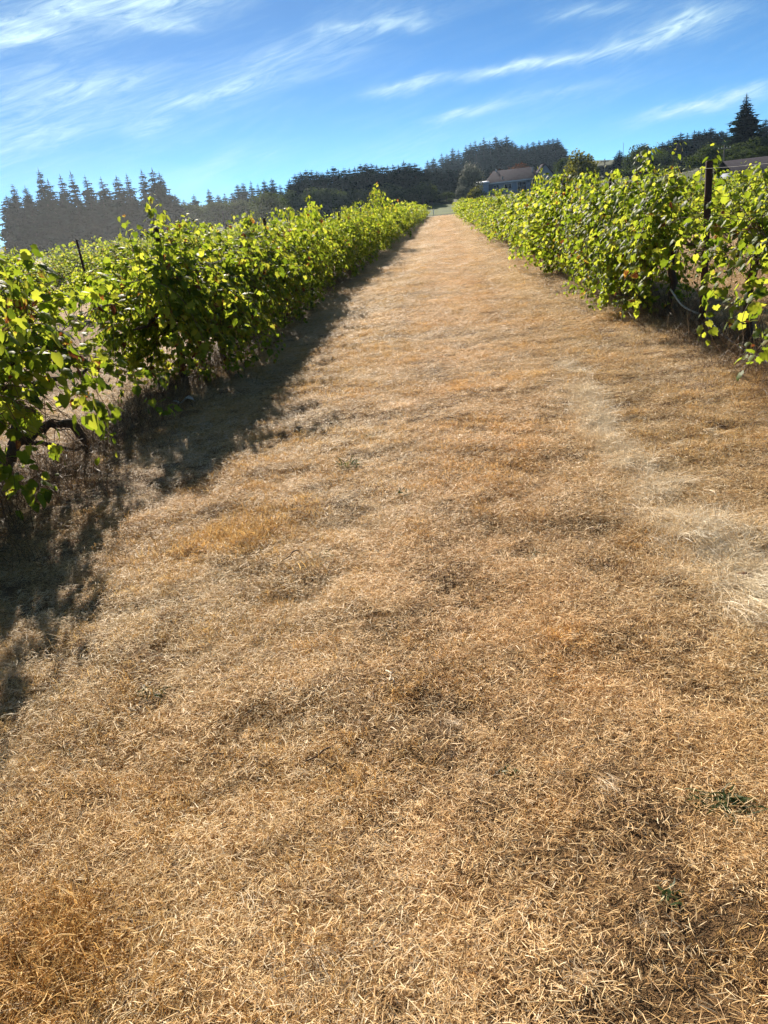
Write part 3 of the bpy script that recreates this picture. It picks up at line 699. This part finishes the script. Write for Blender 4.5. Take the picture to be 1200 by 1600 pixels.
def wire(pts, label, rad=.0017):
    s = MB(); P = []
    for a, b_ in zip(pts[:-1], pts[1:]):
        a, b_ = np.array(a), np.array(b_); tt = np.linspace(0, 1, 8)[:-1]
        q = a+(b_-a)*tt[:, None]; q[:, 2] -= .03*4*tt*(1-tt); P.append(q)
    P.append(np.array([pts[-1]])); s.tube(np.vstack(P), rad, 5)
    link('trellis_wire', s.mesh('trellis_wire', M['wire'], smooth=True), label=label, cat='wire', group='trellis wires')
wire([(-2.98+.035, y, 1.60) for y in yl], 'top trellis wire strung along the left row posts')
wire([(-2.98+.035, y, .95) for y in yl], 'lower trellis wire along the left row vine arms')
wire([(2.63-.036, y, 1.655) for y in yr], 'top trellis wire strung along the right row posts')
wire([(2.63-.036, y, .95) for y in yr], 'lower trellis wire along the right row vine arms')
h = MB(); hp = [(2.72, 4.6, .16), (2.64, 5.6, .12), (2.60, 6.6, .05), (2.66, 7.4, .035), (2.70, 8.1, .06), (2.78, 8.7, .12), (2.62, 9.15, .20), (2.55, 9.4, .38)]
h.tube(curve(*hp, n=40)+np.array([0, 0, .04]), .010, 8)
link('drip_hose', h.mesh('drip_hose', M['hose'], smooth=True), label='black irrigation hose, coloured pale as if sunlit, lying at the foot of the right row vines', cat='hose')

# ------------------------------------------------------------------ small things on the lane
def weed(px, py, s, label, n=26, tall=.6):
    p = gpt(px, py); V, Q, tt = blades(n, .05*s, (.04*s, .09*s), (.004, .009), (.1, 1.3*tall), .3, int(px*7+py))
    r_ = link('weed', mesh_np('weed', V, Q, M['weed'], tt), loc=(p[0], p[1], gz(p[0], p[1])+.004), label=label, cat='weed', group='small green weeds on the lane')
weed(547, 733, 1.25, 'upright green weed tuft in mid lane, right of the dark flat one', 40, 1)
weed(523, 740, 1.2, 'dark flat weed rosette in mid lane beside the upright tuft', 34, .3)
weed(578, 685, 1.0, 'small dark weed farther up the lane beyond the paired tufts', 20, .4)
weed(627, 780, 1.0, 'low weed tuft just below mid lane with a dark shadow', 18, .7)
weed(497, 875, 1.0, 'low dark green weed at the end of a thin twig', 20, .3)
weed(838, 864, .9, 'faint green weed right of mid lane', 16, .3)
weed(1132, 1262, 1.2, 'largest grey green weed clump near the right edge', 46, .45)
weed(800, 1210, .6, 'tiny green weed in the foreground lane', 14, .3)
weed(1047, 1416, .5, 'tiny dark weed low in the right foreground', 14, .3)
weed(235, 1085, .8, 'small green weed in the left foreground below the shade', 18, .3)
weed(618, 408, 6.0, 'wide low green weed patch far up the lane', 60, .2)
weed(118, 1175, .5, 'tiny weed sprig at the left foreground edge', 12, .3)
def stick(p0, p1, rad, label, m_='twig', name='twig', cat='twig', grp='twigs on the lane'):
    a, b_ = gpt(*p0), gpt(*p1); tt = np.linspace(0, 1, 7)[:, None]; q = a+(b_-a)*tt
    q[:, :2] += rng.normal(0, .006, (7, 2)); q[:, 2] = ground_z(q[:, 0], q[:, 1])+.028+rng.normal(0, .003, 7)
    o_ = q.mean(0); s = MB(); s.tube(q-o_, np.linspace(rad, rad*.5, 7), 6)
    link(name, s.mesh(name, M[m_], smooth=True), loc=o_, label=label, cat=cat, group=grp)
stick((477, 868), (438, 898), .004, 'thin dark twig beside a low weed in mid lane')
stick((523, 1178), (482, 1192), .0042, 'dark stub of twig in the centre foreground')
stick((352, 1180), (296, 1192), .003, 'pale thin twig left of the dark stub')
stick((738, 912), (760, 922), .004, 'short dark twig right of mid lane')
stick((476, 1430), (460, 1410), .0035, 'short reddish twig low in the foreground')
stick((85, 1278), (58, 1290), .004, 'dark twig near the left foreground edge')
stick((215, 1545), (200, 1590), .004, 'dark bent twig at the bottom left')
stick((1000, 1052), (1020, 1130), .0022, 'long thin stalk in the right foreground')
stick((608, 1058), (616, 1076), .0038, 'bright pale wood chip in the centre of the lane', 'chip', 'wood_chip', 'wood chip', None)
p = gpt(1172, 905)
link('fallen_leaf', mesh_np('fallen_leaf', LV[2][0]*[.06, .07, .12], LV[2][1], M['dead_leaf'], np.zeros(len(LV[2][0]))), loc=(p[0], p[1], gz(p[0], p[1])+.035), rz=.8, label='curled dark red dead leaf on bleached grass, right', cat='fallen leaf')
p = gpt(290, 637); r_ = np.random.default_rng(8)
gx_, gy_ = np.meshgrid(np.linspace(-.10, .10, 8), np.linspace(-.05, .05, 5)); zz = .03+.028*r_.random(gx_.shape)+.02*np.sin(gx_*40)
V = np.stack([gx_+r_.normal(0, .008, gx_.shape), gy_+r_.normal(0, .008, gx_.shape), zz], -1).reshape(-1, 3); i = (np.arange(4)[:, None]*8+np.arange(7)[None]).ravel()
link('plastic_scrap', mesh_np('plastic_scrap', V, np.stack([i, i+1, i+9, i+8], -1), M['plastic'], None, None, True), loc=(p[0], p[1], gz(p[0], p[1])+.01), rz=.3, label='crumpled pale plastic scrap in the shade by the tall left vine', cat='scrap')

# ------------------------------------------------------------------ trees
def conifer_mesh(seed, h=20., rad=3.0, low=.04, dense=1.0, ragged=.2, power=.85, nb=8):
    r = np.random.default_rng(seed); lev = int(44*dense); V, Q = [], []; n = 0; tint = []
    for k in range(lev):
        f = low+(1-low)*((k+r.uniform(-.3, .3))/lev); f = min(max(f, low), .995); z = f*h
        rr = rad*(1-f)**power*(1+r.normal(0, ragged*.5))+.10
        if r.random() < ragged*.25: rr *= r.uniform(.5, 1.3)
        m_ = max(4, int(nb*(1-f*.5))); a0 = r.random()*6.28
        for b_ in range(m_):
            if r.random() < ragged*.25: continue
            a = a0+b_*6.283/m_+r.normal(0, .25); L = rr*r.uniform(.72, 1.15); tilt = r.uniform(-.45, .05)+.5*f
            ux = np.array([math.cos(a), math.sin(a), 0]); sd = np.array([-math.sin(a), math.cos(a), 0])
            ns = 4 if L > .8 else 2
            for s in range(ns):
                u = (s+.75)/ns; droop = -.28*u*u*L; c = ux*L*u+np.array([0, 0, z+tilt*L*u+droop])
                ll = L*(.62/ns+.14); wdt = L*(.58*(1.1-u)+.16)*r.uniform(.7, 1.2)
                dz = r.uniform(-.5, .1); sr = r.uniform(-.5, .5)
                e = [c-ux*ll, c+sd*wdt+np.array([0, 0, dz*wdt-.12*L+sr*wdt]), c+ux*ll*1.1+np.array([0, 0, -.06*L]), c-sd*wdt+np.array([0, 0, dz*wdt-.12*L-sr*wdt])]
                V += e; Q.append((n, n+1, n+2, n+3)); n += 4; tint += [r.random()*.9]*4
                if r.random() < .8:    # hanging sprays
                    g = c+r.normal(0, .12*L, 3); g[2] -= .1*L; hd = .22*L*r.uniform(.6, 1.3); aa = r.random()*3.14; hv = np.array([math.cos(aa), math.sin(aa), 0])*hd*.6
                    V += [g-hv, g+hv, g+hv*.4-np.array([0, 0, hd*1.6]), g-hv*.5-np.array([0, 0, hd*1.2])]; Q.append((n, n+1, n+2, n+3)); n += 4; tint += [r.random()*.9]*4
    # leader
    V += [(-.12, 0, h*.96), (.12, 0, h*.96), (.02, 0, h*1.02), (-.02, 0, h*1.02)]; Q.append((n, n+1, n+2, n+3)); tint += [.5]*4
    return mesh_np('crown', np.array(V), np.array(Q), M['conifer'], tint)
def trunk_mesh(h, rad):
    s = MB(); z = np.linspace(-.8, h, 7); s.tube(np.column_stack([.04*h/20*np.sin(z), .03*np.cos(z), z]), np.linspace(rad*1.2, .04, 7), 8); return s.mesh('trunk', M['trunk'], smooth=True)
def broad_mesh(seed, h=8., rad=3.5, n=2400, m_='broad', base=.12, leaf=.42, lumps=16):
    r = np.random.default_rng(seed); cz = h*(1+base)/2; hz = h*(1-base)/2
    d = r.normal(0, 1, (lumps, 3)); d /= np.linalg.norm(d, axis=1)[:, None]; lc = d*np.array([rad, rad, hz])*r.uniform(.45, .72, lumps)[:, None]; lr = r.uniform(.30, .48, lumps)*min(rad, hz)
    w_ = r.integers(0, lumps, n); dd = r.normal(0, 1, (n, 3)); dd /= np.linalg.norm(dd, axis=1)[:, None]
    P = lc[w_]+dd*(lr[w_]*r.uniform(.55, 1.08, n))[:, None]; P[:, 2] += cz
    # hanging in the interior too
    nr = dd+r.normal(0, .6, (n, 3))+np.array([0, 0, .3]); tip = r.normal(0, 1, (n, 3))+np.array([0, 0, -.5]); B = frames(P, nr, tip, leaf*r.uniform(.5, 1.2, n))
    ok = P[:, 2] > .05*h
    V, F, tt = leaves_mesh(P[ok], B[ok], 0, r, 'crown')
    return mesh_np('crown', V, F, M[m_], tt*.9)
con = [conifer_mesh(700+k, 20, 3.0, .03, 1.0, (.25, .4, .3, .5, .35, .2)[k % 6], (.66, .6, .72, .6, .7, .55)[k % 6]) for k in range(6)]
conh = [conifer_mesh(720+k, 20, 3.3, .02, .95, .22, (.55, .5, .6)[k], 9) for k in range(3)]        # fuller, hedge-like firs
tr20 = trunk_mesh(19.6, .30); trb = trunk_mesh(5.2, .22)
bro = [broad_mesh(740+k, 8, 3.6) for k in range(4)]
def conifer(px, py, Y, wid, label, group, full=False, var=None):
    """a fir whose tip is seen at (px,py) of the photograph when it stands Y metres up the lane; wid = radius"""
    p = at(px, py, Y); z0 = gz(p[0], p[1]); h = p[2]-z0
    if h < 1.5: return
    root = link('conifer_tree', None, loc=(p[0], p[1], z0), rz=random.uniform(0, 6.28), scale=(wid/3.0, wid/3.0, h/20.3), label=label, cat='conifer tree', group=group)
    link('trunk', tr20, root); link('crown', random.choice(conh if full else con) if var is None else var, root)
def broad(px, py, Y, wid, label, group=None, me=None, name='broadleaf_tree', cat='tree'):
    p = at(px, py, Y); z0 = gz(p[0], p[1]); h = max(.8, p[2]-z0)
    root = link(name, None, loc=(p[0], p[1], z0), rz=random.uniform(0, 6.28), scale=(wid/3.6, wid/3.6, h/8), label=label, cat=cat, group=group)
    link('trunk', trb, root); link('crown', me or random.choice(bro), root)
g = 'tall firs beyond the left vineyard'
lefts = [(18, 285, 2.6), (38, 289, 2.6), (59, 262, 2.7), (74, 279, 2.7), (93, 272, 2.8), (109, 266, 2.6), (132, 273, 2.9), (157, 276, 3.0), (181, 274, 2.8), (197, 271, 2.8), (220, 264, 2.6), (237, 262, 3.0), (248, 268, 2.8)]
lw = ['leftmost, short', 'second from left edge, squat', 'slender and tallest of the left pair', 'just right of the slender one', 'broad, left of a twin top', 'narrow twin top right of it', 'middle, broad shoulders', 'dense and wide, after the wide dip', 'thin spire', 'ragged spire beside the thin one', 'pointed, next to the tallest', 'tallest at the right end of the group', 'last on the sloping right shoulder']
for k, (a, b_, wd) in enumerate(lefts): conifer(a, b_, 165+random.uniform(-6, 10), wd, 'tall hazy fir behind the left vineyard: '+lw[k], g)
for k in range(16): conifer(5+k*17+random.uniform(-5, 5), 308+random.uniform(-8, 12), 172+random.uniform(-4, 10), 3.2, 'lower hazy fir at the base of the left fir stand, %s from the left' % nth(k+1), g, True)
g = 'mixed trees at the middle left skyline'
for k, (a, b_) in enumerate(((273, 302), (286, 310), (302, 302), (325, 294), (340, 303), (350, 300), (362, 299), (370, 286), (379, 284), (391, 282), (402, 286), (412, 280), (424, 277), (437, 287))):
    conifer(a, b_, 215+random.uniform(-8, 12), 2.4, 'small spired fir on the middle left skyline, %s from the left' % nth(k+1), g)
for (a, b_, wd, lb) in ((288, 315, 4.5, 'rounded dark tree right of the tall left firs'), (318, 318, 5, 'low rounded tree under a lone spire, middle left'), (345, 312, 5, 'grey green round tree in the middle left woods'), (372, 310, 5, 'rounded tree below the cluster of five spires'),
                    (300, 335, 4, 'low bush-like tree behind the left row leaves'), (350, 332, 4.5, 'low shaded tree behind the second post'), (270, 330, 4.5, 'low tree at the foot of the tall left firs'), (395, 322, 4, 'small tree left of the dark round one')):
    broad(a, b_, 175+random.uniform(-5, 10), wd, lb, g)
broad(416, 297, 140, 4.0, 'large dark rounded tree before the fir hedge, middle left', None)
g = 'dense dark firs in a tall hedge behind the left row'
k = 0
for a in np.arange(452, 668, 8.5):
    top = np.interp(a, [452, 465, 490, 560, 600, 640, 655, 668], [276, 264, 265, 258, 254, 252, 256, 262])+random.uniform(-4, 4)
    conifer(a, top, 176+random.uniform(-5, 5), 2.5, 'dark fir in the dense hedge-like block behind the left row, %s from its left end' % nth(k+1), g, True); k += 1
for k, a in enumerate(np.arange(450, 660, 16)): broad(a, 296+random.uniform(-6, 6)-.05*(a-450), 168+random.uniform(-2, 3), 3.6, 'dark rounded understorey tree in front of the fir hedge, %s from the left' % nth(k+1), g)
# wooded hill behind the house
g = 'hazy conifers on the wooded hill'
tops = [(668, 250), (677, 246), (690, 239), (698, 240), (707, 230), (716, 233), (728, 226), (735, 222), (742, 218), (750, 222), (756, 214), (765, 219), (774, 211), (783, 216), (791, 211), (800, 219), (806, 224), (815, 226), (824, 223), (833, 220), (842, 219), (850, 219), (857, 217), (864, 215), (871, 215), (877, 226)]
for k, (a, b_) in enumerate(tops): conifer(a, b_, 405+random.uniform(-12, 12), 4.6, 'hazy fir along the crest of the wooded hill, %s from the left' % nth(k+1), g)
for rw, (yy, dz) in enumerate(((385, 13), (365, 26), (345, 38))):
    for k, a in enumerate(np.arange(660, 884, 11)):
        top = np.interp(a, [660, 690, 742, 790, 870, 884], [256, 246, 226, 220, 222, 236])+dz+random.uniform(-5, 5)
        conifer(a+random.uniform(-4, 4), top, yy+random.uniform(-8, 8), 4.6, 'hazy fir in the %s tier of the wooded hill face, %s from the left' % (('upper', 'middle', 'lower')[rw], nth(k+1)), g, random.random() < .5)
for k, (a, b_) in enumerate(sorted(((672, 266), (682, 263), (690, 268), (700, 262), (709, 266), (716, 262), (722, 268), (664, 262), (695, 274), (676, 276), (705, 278)))):
    conifer(a, b_, 215+random.uniform(-6, 10), 3.0, 'shadowed fir between the hedge block and the silver tree, %s from the left' % nth(k+1), 'dark firs behind the lawn', True)
for k, (a, b_) in enumerate(sorted(((764, 262), (775, 258), (815, 250), (826, 252), (838, 256), (850, 258), (862, 258), (872, 262), (758, 268), (745, 262)))):
    conifer(a, b_, 260+random.uniform(-8, 8), 3.2, 'dark fir just behind the house, %s from the left' % nth(k+1), 'dark firs behind the house', True)
sil = broad_mesh(760, 8, 3.6, 3200, 'silver', .08, .40, 20); oli = broad_mesh(761, 8, 3.6, 3000, 'olive', .05, .42, 18); brn = broad_mesh(762, 8, 3.6, 2400, 'brown', .05, .42, 16)
p = at(736, 246, 150)
broad(736, 245, 158, 2.7, 'dark tree with silvery sunlit rim at the end of the lane', None, sil)
broad(722, 285, 154, 1.5, 'thin silvery branch tree against the silver rimmed tree', None, sil)
broad(745, 289, 150, 1.9, 'low olive shrub below the silver rimmed tree', None, oli, 'shrub', 'shrub')
broad(697, 299, 170, 2.3, 'rounded dim bush on the far lawn', None, None, 'shrub', 'shrub')
broad(703, 309, 166, 1.1, 'small dark bush in front of the rounded bush on the far lawn', None, None, 'shrub', 'shrub')
broad(674, 300, 168, 1.6, 'upright dark bush at the left end of the far lawn', None, None, 'shrub', 'shrub')
broad(690, 316, 167, 1.3, 'low bush at the back edge of the far lawn', None, None, 'shrub', 'shrub')
broad(797, 252, 215, 5.2, 'rust brown tree behind the house roof', None, brn)
broad(868, 266, 200, 2.9, 'dull green tree right of the house', None, None)
broad(878, 245, 205, 2.5, 'tall dark tree behind the yellow green one', None, None)
broad(904, 231, 150, 3.4, 'yellow green tree standing alone above the right row', None, oli)
broad(926, 258, 158, 1.8, 'dark lower tree tucked right of the yellow green tree', None, None)
for k, (a, b_) in enumerate(((922, 262), (930, 262), (938, 260), (947, 259), (954, 261))): conifer(a, b_-2, 285, 4.5, 'hazy far fir in the gap of the skyline, %s from the left' % nth(k+1), 'hazy far firs in the skyline gap', True)
for (a, b_, wd, q_) in ((968, 234, 2.8, 'tallest and middle of three'), (960, 250, 3, 'left one of three'), (977, 246, 2.6, 'right one of three')): conifer(a, b_, 240, wd, 'dark fir beside the thin mast, '+q_, 'dark firs left of the right woods')
for k, (a, b_, wd, yy) in enumerate(((1003, 222, 4.2, 225), (990, 232, 3.4, 222), (1020, 230, 4, 230), (1040, 226, 4, 235), (985, 256, 4, 190), (1010, 258, 4, 190), (1040, 258, 4, 190), (1065, 262, 4, 190))):
    broad(a, b_, yy, wd, ('dark rounded skyline tree behind the right row, '+('tallest', 'left of the tallest', 'right of the tallest', 'farthest right')[k]) if k < 4 else 'dark lower round tree under the right skyline, %s from the left' % nth(k-3), 'rounded dark trees on the right skyline')
g = 'hazy firs on the right skyline'
for k, (a, b_) in enumerate(sorted(((1045, 218), (1056, 212), (1064, 206), (1074, 207), (1085, 203), (1092, 204), (1101, 201), (1106, 205), (1111, 198), (1118, 206), (1127, 203), (1136, 205), (1143, 210), (1050, 222), (1030, 226), (1150, 206), (1197, 184), (1207, 190), (1188, 198)))):
    conifer(a, b_, 300+random.uniform(-10, 10), 4.2, 'hazy fir on the right skyline, %s from the left' % nth(k+1), g, random.random() < .4)
for k in range(14): conifer(1035+k*12.5, 222+random.uniform(-4, 8)-.06*k*12, 270+random.uniform(-8, 8), 4.0, 'dim fir within the right woods, %s from the left' % nth(k+1), g, True)
big = conifer_mesh(790, 20, 3.0, .03, 1.5, .35, .82, 11)
conifer(1167, 145, 190, 4.6, 'huge dark fir towering over the right woods', None, False, big)
broad(1100, 219, 170, 4.2, 'rounded dark green tree with sunlit crown before the right woods', None, None)
for (a, b_, wd, lb) in ((1163, 234, 3.4, 'sunlit green bush below the huge fir'), (1185, 228, 3.6, 'green bush at the right edge below the woods'), (1135, 244, 3.0, 'low dim shrub by the thin pole on the right'), (1150, 222, 4.6, 'dark tree at the foot of the huge fir'), (1195, 208, 4.4, 'dark tree at the right edge beside the huge fir')):
    broad(a, b_, 160 if wd < 4 else 182, wd, lb, 'trees below the huge fir')
# young trees grown up within the vine rows
sap = broad_mesh(770, 8, 3.6, 420, 'vine_leaf', .1, .62, 10)
broad(592, 289, 36, .78, 'taller leafy sapling grown up inside the left row', None, sap, 'sapling', 'sapling')
broad(478, 312, 22, .55, 'leafy shoot clump rising over the left row', None, sap, 'sapling', 'sapling')
broad(842, 265, 30, .42, 'upright pale sapling rising over the right row before the house', None, sap, 'sapling', 'sapling')

# ------------------------------------------------------------------ house
HY = 186.
hl, hr_ = at(762, 285, HY), at(842, 276, HY)
hx0, hx1 = hl[0], hr_[0]; hz = gz((hx0+hx1)/2, HY); 
root = link('house', None, loc=(hx0, HY, hz), label='low grey blue house with mauve shingle roof beyond the right row', cat='house')
W_ = hx1-hx0; D_ = 8.5; E_ = 2.55; RZ = 4.95
s = MB(); s.box((0, 0, -1), (W_, D_, E_)); link('wall', s.mesh('wall', M['siding']), root)
s = MB(); o_ = .6
s.add([(-o_, -o_, E_-.1), (W_+o_, -o_, E_-.1), (W_-1.2, D_/2, RZ), (1.6, D_/2, RZ), (-o_, D_+o_, E_-.1), (W_+o_, D_+o_, E_-.1)],
      [(0, 1, 2, 3), (5, 4, 3, 2)], [(4, 0, 3), (1, 5, 2)])
V = np.vstack(s.v)
roof = link('roof', s.mesh('roof', M['roof']), root)
s = MB(); s.box((-o_, -o_-.03, E_-.32), (W_+o_, -o_+.02, E_-.08)); link('fascia', s.mesh('fascia', M['white']), root)
s = MB(); nlev = 9
for k in range(nlev):        # shingle courses stand a little proud
    f0 = k/nlev; f1 = f0+.018; xa = lambda f: (-o_+(1.6+o_)*f, W_+o_+(-1.2-o_)*f); yy = lambda f: -o_+(D_/2+o_)*f; zf = lambda f: E_-.1+(RZ-E_+.1)*f+.03
    a0, a1 = xa(f0+.004); b0, b1 = xa(f1)
    s.add([(a0, yy(f0+.004), zf(f0+.004)), (a1, yy(f0+.004), zf(f0+.004)), (b1, yy(f1), zf(f1)), (b0, yy(f1), zf(f1))], [(0, 1, 2, 3)])
c_ = link('shingle_course', s.mesh('shingle_course', M['roof']), roof, kind='stuff')
for (fx, fy, hh, m_) in ((.30, .22, .55, 'white'), (.90, .55, 1.0, 'white'), (.20, .92, .7, 'white')):
    s = MB(); px_ = W_*fx; py_ = -o_+(D_/2+o_)*fy; z_ = E_-.1+(RZ-E_)*fy; s.tube([(px_, py_, z_-.2), (px_, py_, z_+hh), (px_, py_, z_+hh+.02)], [.17, .17, .24], 10)
    link('vent_pipe', s.mesh('vent_pipe', M[m_], smooth=False), roof)
for (x, w2, z0, z1) in ((1.2, 1.3, .9, 2.0), (3.6, 1.6, .9, 2.0), (6.4, 2.0, .2, 2.1), (9.2, 1.4, .9, 2.0)):
    if x+w2 > W_: continue
    s = MB(); s.box((x, -.05, z0), (x+w2, -.002, z1)); wdw = link('window', s.mesh('window', M['white']), root)
    s = MB(); s.box((x+.08, -.07, z0+.08), (x+w2/2-.03, -.052, z1-.08)); s.box((x+w2/2+.03, -.07, z0+.08), (x+w2-.08, -.052, z1-.08)); link('pane', s.mesh('pane', M['glass']), wdw)
# gabled wing at the right end
s = MB(); gx0, gx1 = W_-.9, W_+3.2; gm = (gx0+gx1)/2
s.add([(gx0, -2.2, -1), (gx1, -2.2, -1), (gx1, -2.2, E_-.3), (gm, -2.2, E_+2.4), (gx0, -2.2, E_-.3), (gx0, 5, -1), (gx1, 5, -1), (gx1, 5, E_-.3), (gm, 5, E_+2.4), (gx0, 5, E_-.3)],
      [(0, 1, 2, 4), (1, 6, 7, 2), (5, 0, 4, 9)], [(4, 2, 3)])
link('gable_wing', s.mesh('gable_wing', M['siding']), root)
s = MB(); o2 = .45
for sg, xe in ((-1, gx0), (1, gx1)):
    a = np.array([gm, -2.2-o2, E_+2.52]); b_ = np.array([xe+sg*o2, -2.2-o2, E_-.55]); dl = np.array([0, 7.6+o2, 0]); t_ = np.array([0, 0, .16])
    P8 = [a, b_, b_+dl, a+dl, a+t_, b_+t_, b_+dl+t_, a+dl+t_]
    s.add(P8, [(0, 1, 2, 3), (7, 6, 5, 4), (0, 4, 5, 1), (1, 5, 6, 2), (2, 6, 7, 3), (3, 7, 4, 0)])
link('wing_roof', s.mesh('wing_roof', M['roof']), root)
s = MB(); s.box((gm-.6, -2.26, .8), (gm+.6, -2.202, 1.9)); wdw = link('window', s.mesh('window', M['white']), root)
s = MB(); s.box((gm-.5, -2.28, .9), (gm+.5, -2.262, 1.8)); link('pane', s.mesh('pane', M['glass']), wdw)
# small pale shed left of the house
p = at(745, 294, 184); z0 = gz(p[0], p[1]); root = link('shed', None, loc=(p[0], p[1], z0), label='small pale shed at the left end of the house', cat='shed')
s = MB(); s.box((0, 0, -1), (2.6, 3, 2.6)); link('wall', s.mesh('wall', M['siding']), root)
s = MB(); s.add([(-.2, -.3, 2.62), (2.8, -.3, 2.62), (2.8, 3.3, 3.0), (-.2, 3.3, 3.0), (-.2, -.3, 2.74), (2.8, -.3, 2.74), (2.8, 3.3, 3.12), (-.2, 3.3, 3.12)], [(0, 3, 2, 1), (4, 5, 6, 7), (0, 1, 5, 4), (1, 2, 6, 5), (2, 3, 7, 6), (3, 0, 4, 7)])
link('roof', s.mesh('roof', M['white']), root)
# long low mauve-roofed barn at the right edge
a, b_ = at(1150, 259, 130), at(1290, 238, 130); z0 = gz(a[0], 130)
root = link('barn', None, loc=(a[0], 130, z0), label='long low barn with faded mauve roof at the right edge', cat='barn')
BW = b_[0]-a[0]; bh = a[2]-z0
s = MB(); s.box((0, 0, -1), (BW, 9, bh-.9)); link('wall', s.mesh('wall', M['siding']), root)
s = MB(); s.add([(-.5, -.6, bh-1.0), (BW+.5, -.6, bh-1.0), (BW+.5, 4.5, bh+.9), (-.5, 4.5, bh+.9), (-.5, 9.6, bh-1.0), (BW+.5, 9.6, bh-1.0)], [(0, 1, 2, 3), (3, 2, 5, 4)], [])
link('roof', s.mesh('roof', M['roof']), root)

# ------------------------------------------------------------------ poles
def pole(px, ptop, Y, rad, label, arm=True, name='utility_pole', cat='utility pole'):
    p = at(px, ptop, Y); z0 = gz(p[0], p[1]); h = p[2]-z0
    root = link(name, None, loc=(p[0], p[1], z0), label=label, cat=cat)
    s = MB(); s.tube([(0, 0, -.5), (0, 0, h*.5), (0, 0, h)], [rad*1.2, rad, rad*.8], 8); link('shaft', s.mesh('shaft', M['pole'], smooth=True), root)
    if arm:
        s = MB(); s.box((-1.1, -.06, h-.75), (1.1, .06, h-.6)); c = link('crossarm', s.mesh('crossarm', M['pole']), root)
        for q in (-1, -.45, .45, 1):
            s = MB(); s.tube([(q, 0, h-.6), (q, 0, h-.42), (q, 0, h-.40)], [.05, .06, .03], 8); link('insulator', s.mesh('insulator', M['white'], smooth=True), c)
pole(945, 248, 230, .16, 'far utility pole with crossarm in the gap right of the yellow green tree')
pole(1132, 226, 158, .13, 'thin grey pole standing before the right woods')
pole(974, 223, 200, .05, 'thin tall antenna mast beside the right row', False, 'antenna_mast', 'mast')
# stakes of the far lawn
p = at(677, 326, 138); s = MB(); s.tube([(0, 0, -.1), (0, 0, .5), (0, 0, .9), (0, 0, .92)], [.06, .06, .06, .04], 8)
link('marker_stake', s.mesh('marker_stake', M['white'], smooth=True), loc=(p[0], p[1], gz(p[0], p[1])), label='small white stake on the far lawn at the lane end', cat='stake')

# ------------------------------------------------------------------ haze
HAZE = 0.00010
if HAZE:
    s = MB(); s.box((-330, -25, -2.0), (330, 620, 46))
    m, t = mat('haze')
    v = t.n('ShaderNodeVolumePrincipled', {'Color': (.58, .78, 1.0, 1), 'Density': HAZE, 'Anisotropy': .7})
    t.n('ShaderNodeOutputMaterial', {'Volume': v.outputs[0]})
    link('haze', s.mesh('haze', m), kind='stuff', label='thin bright summer haze over the valley')
# drifting dust over the left vineyard, lit by the sun behind it
m, t = mat('dust')
v = t.n('ShaderNodeVolumePrincipled', {'Color': (.95, .93, .90, 1), 'Density': 0.0008, 'Anisotropy': .6})
t.n('ShaderNodeOutputMaterial', {'Volume': v.outputs[0]})
s = MB(); nu, nv = 24, 12
U, W = np.meshgrid(np.arange(nu)*2*np.pi/nu, np.linspace(0, np.pi, nv+1)[1:-1]); D3 = np.stack([np.sin(W)*np.cos(U), np.sin(W)*np.sin(U), np.cos(W)], -1).reshape(-1, 3)
q_ = [(a*nu+b, (a+1)*nu+b, (a+1)*nu+(b+1) % nu, a*nu+(b+1) % nu) for a in range(nv-2) for b in range(nu)]
n_ = len(D3); t3 = [(n_, b, (b+1) % nu) for b in range(nu)]+[(n_+1, (nv-2)*nu+(b+1) % nu, (nv-2)*nu+b) for b in range(nu)]
s.add(np.vstack([D3, [(0, 0, 1), (0, 0, -1)]])*[11, 24, 5.2], q_, t3)
link('dust', s.mesh('dust', m, smooth=True), loc=(-16.5, 33, 0.0), kind='stuff', label='sunlit dust drifting over the left vineyard')
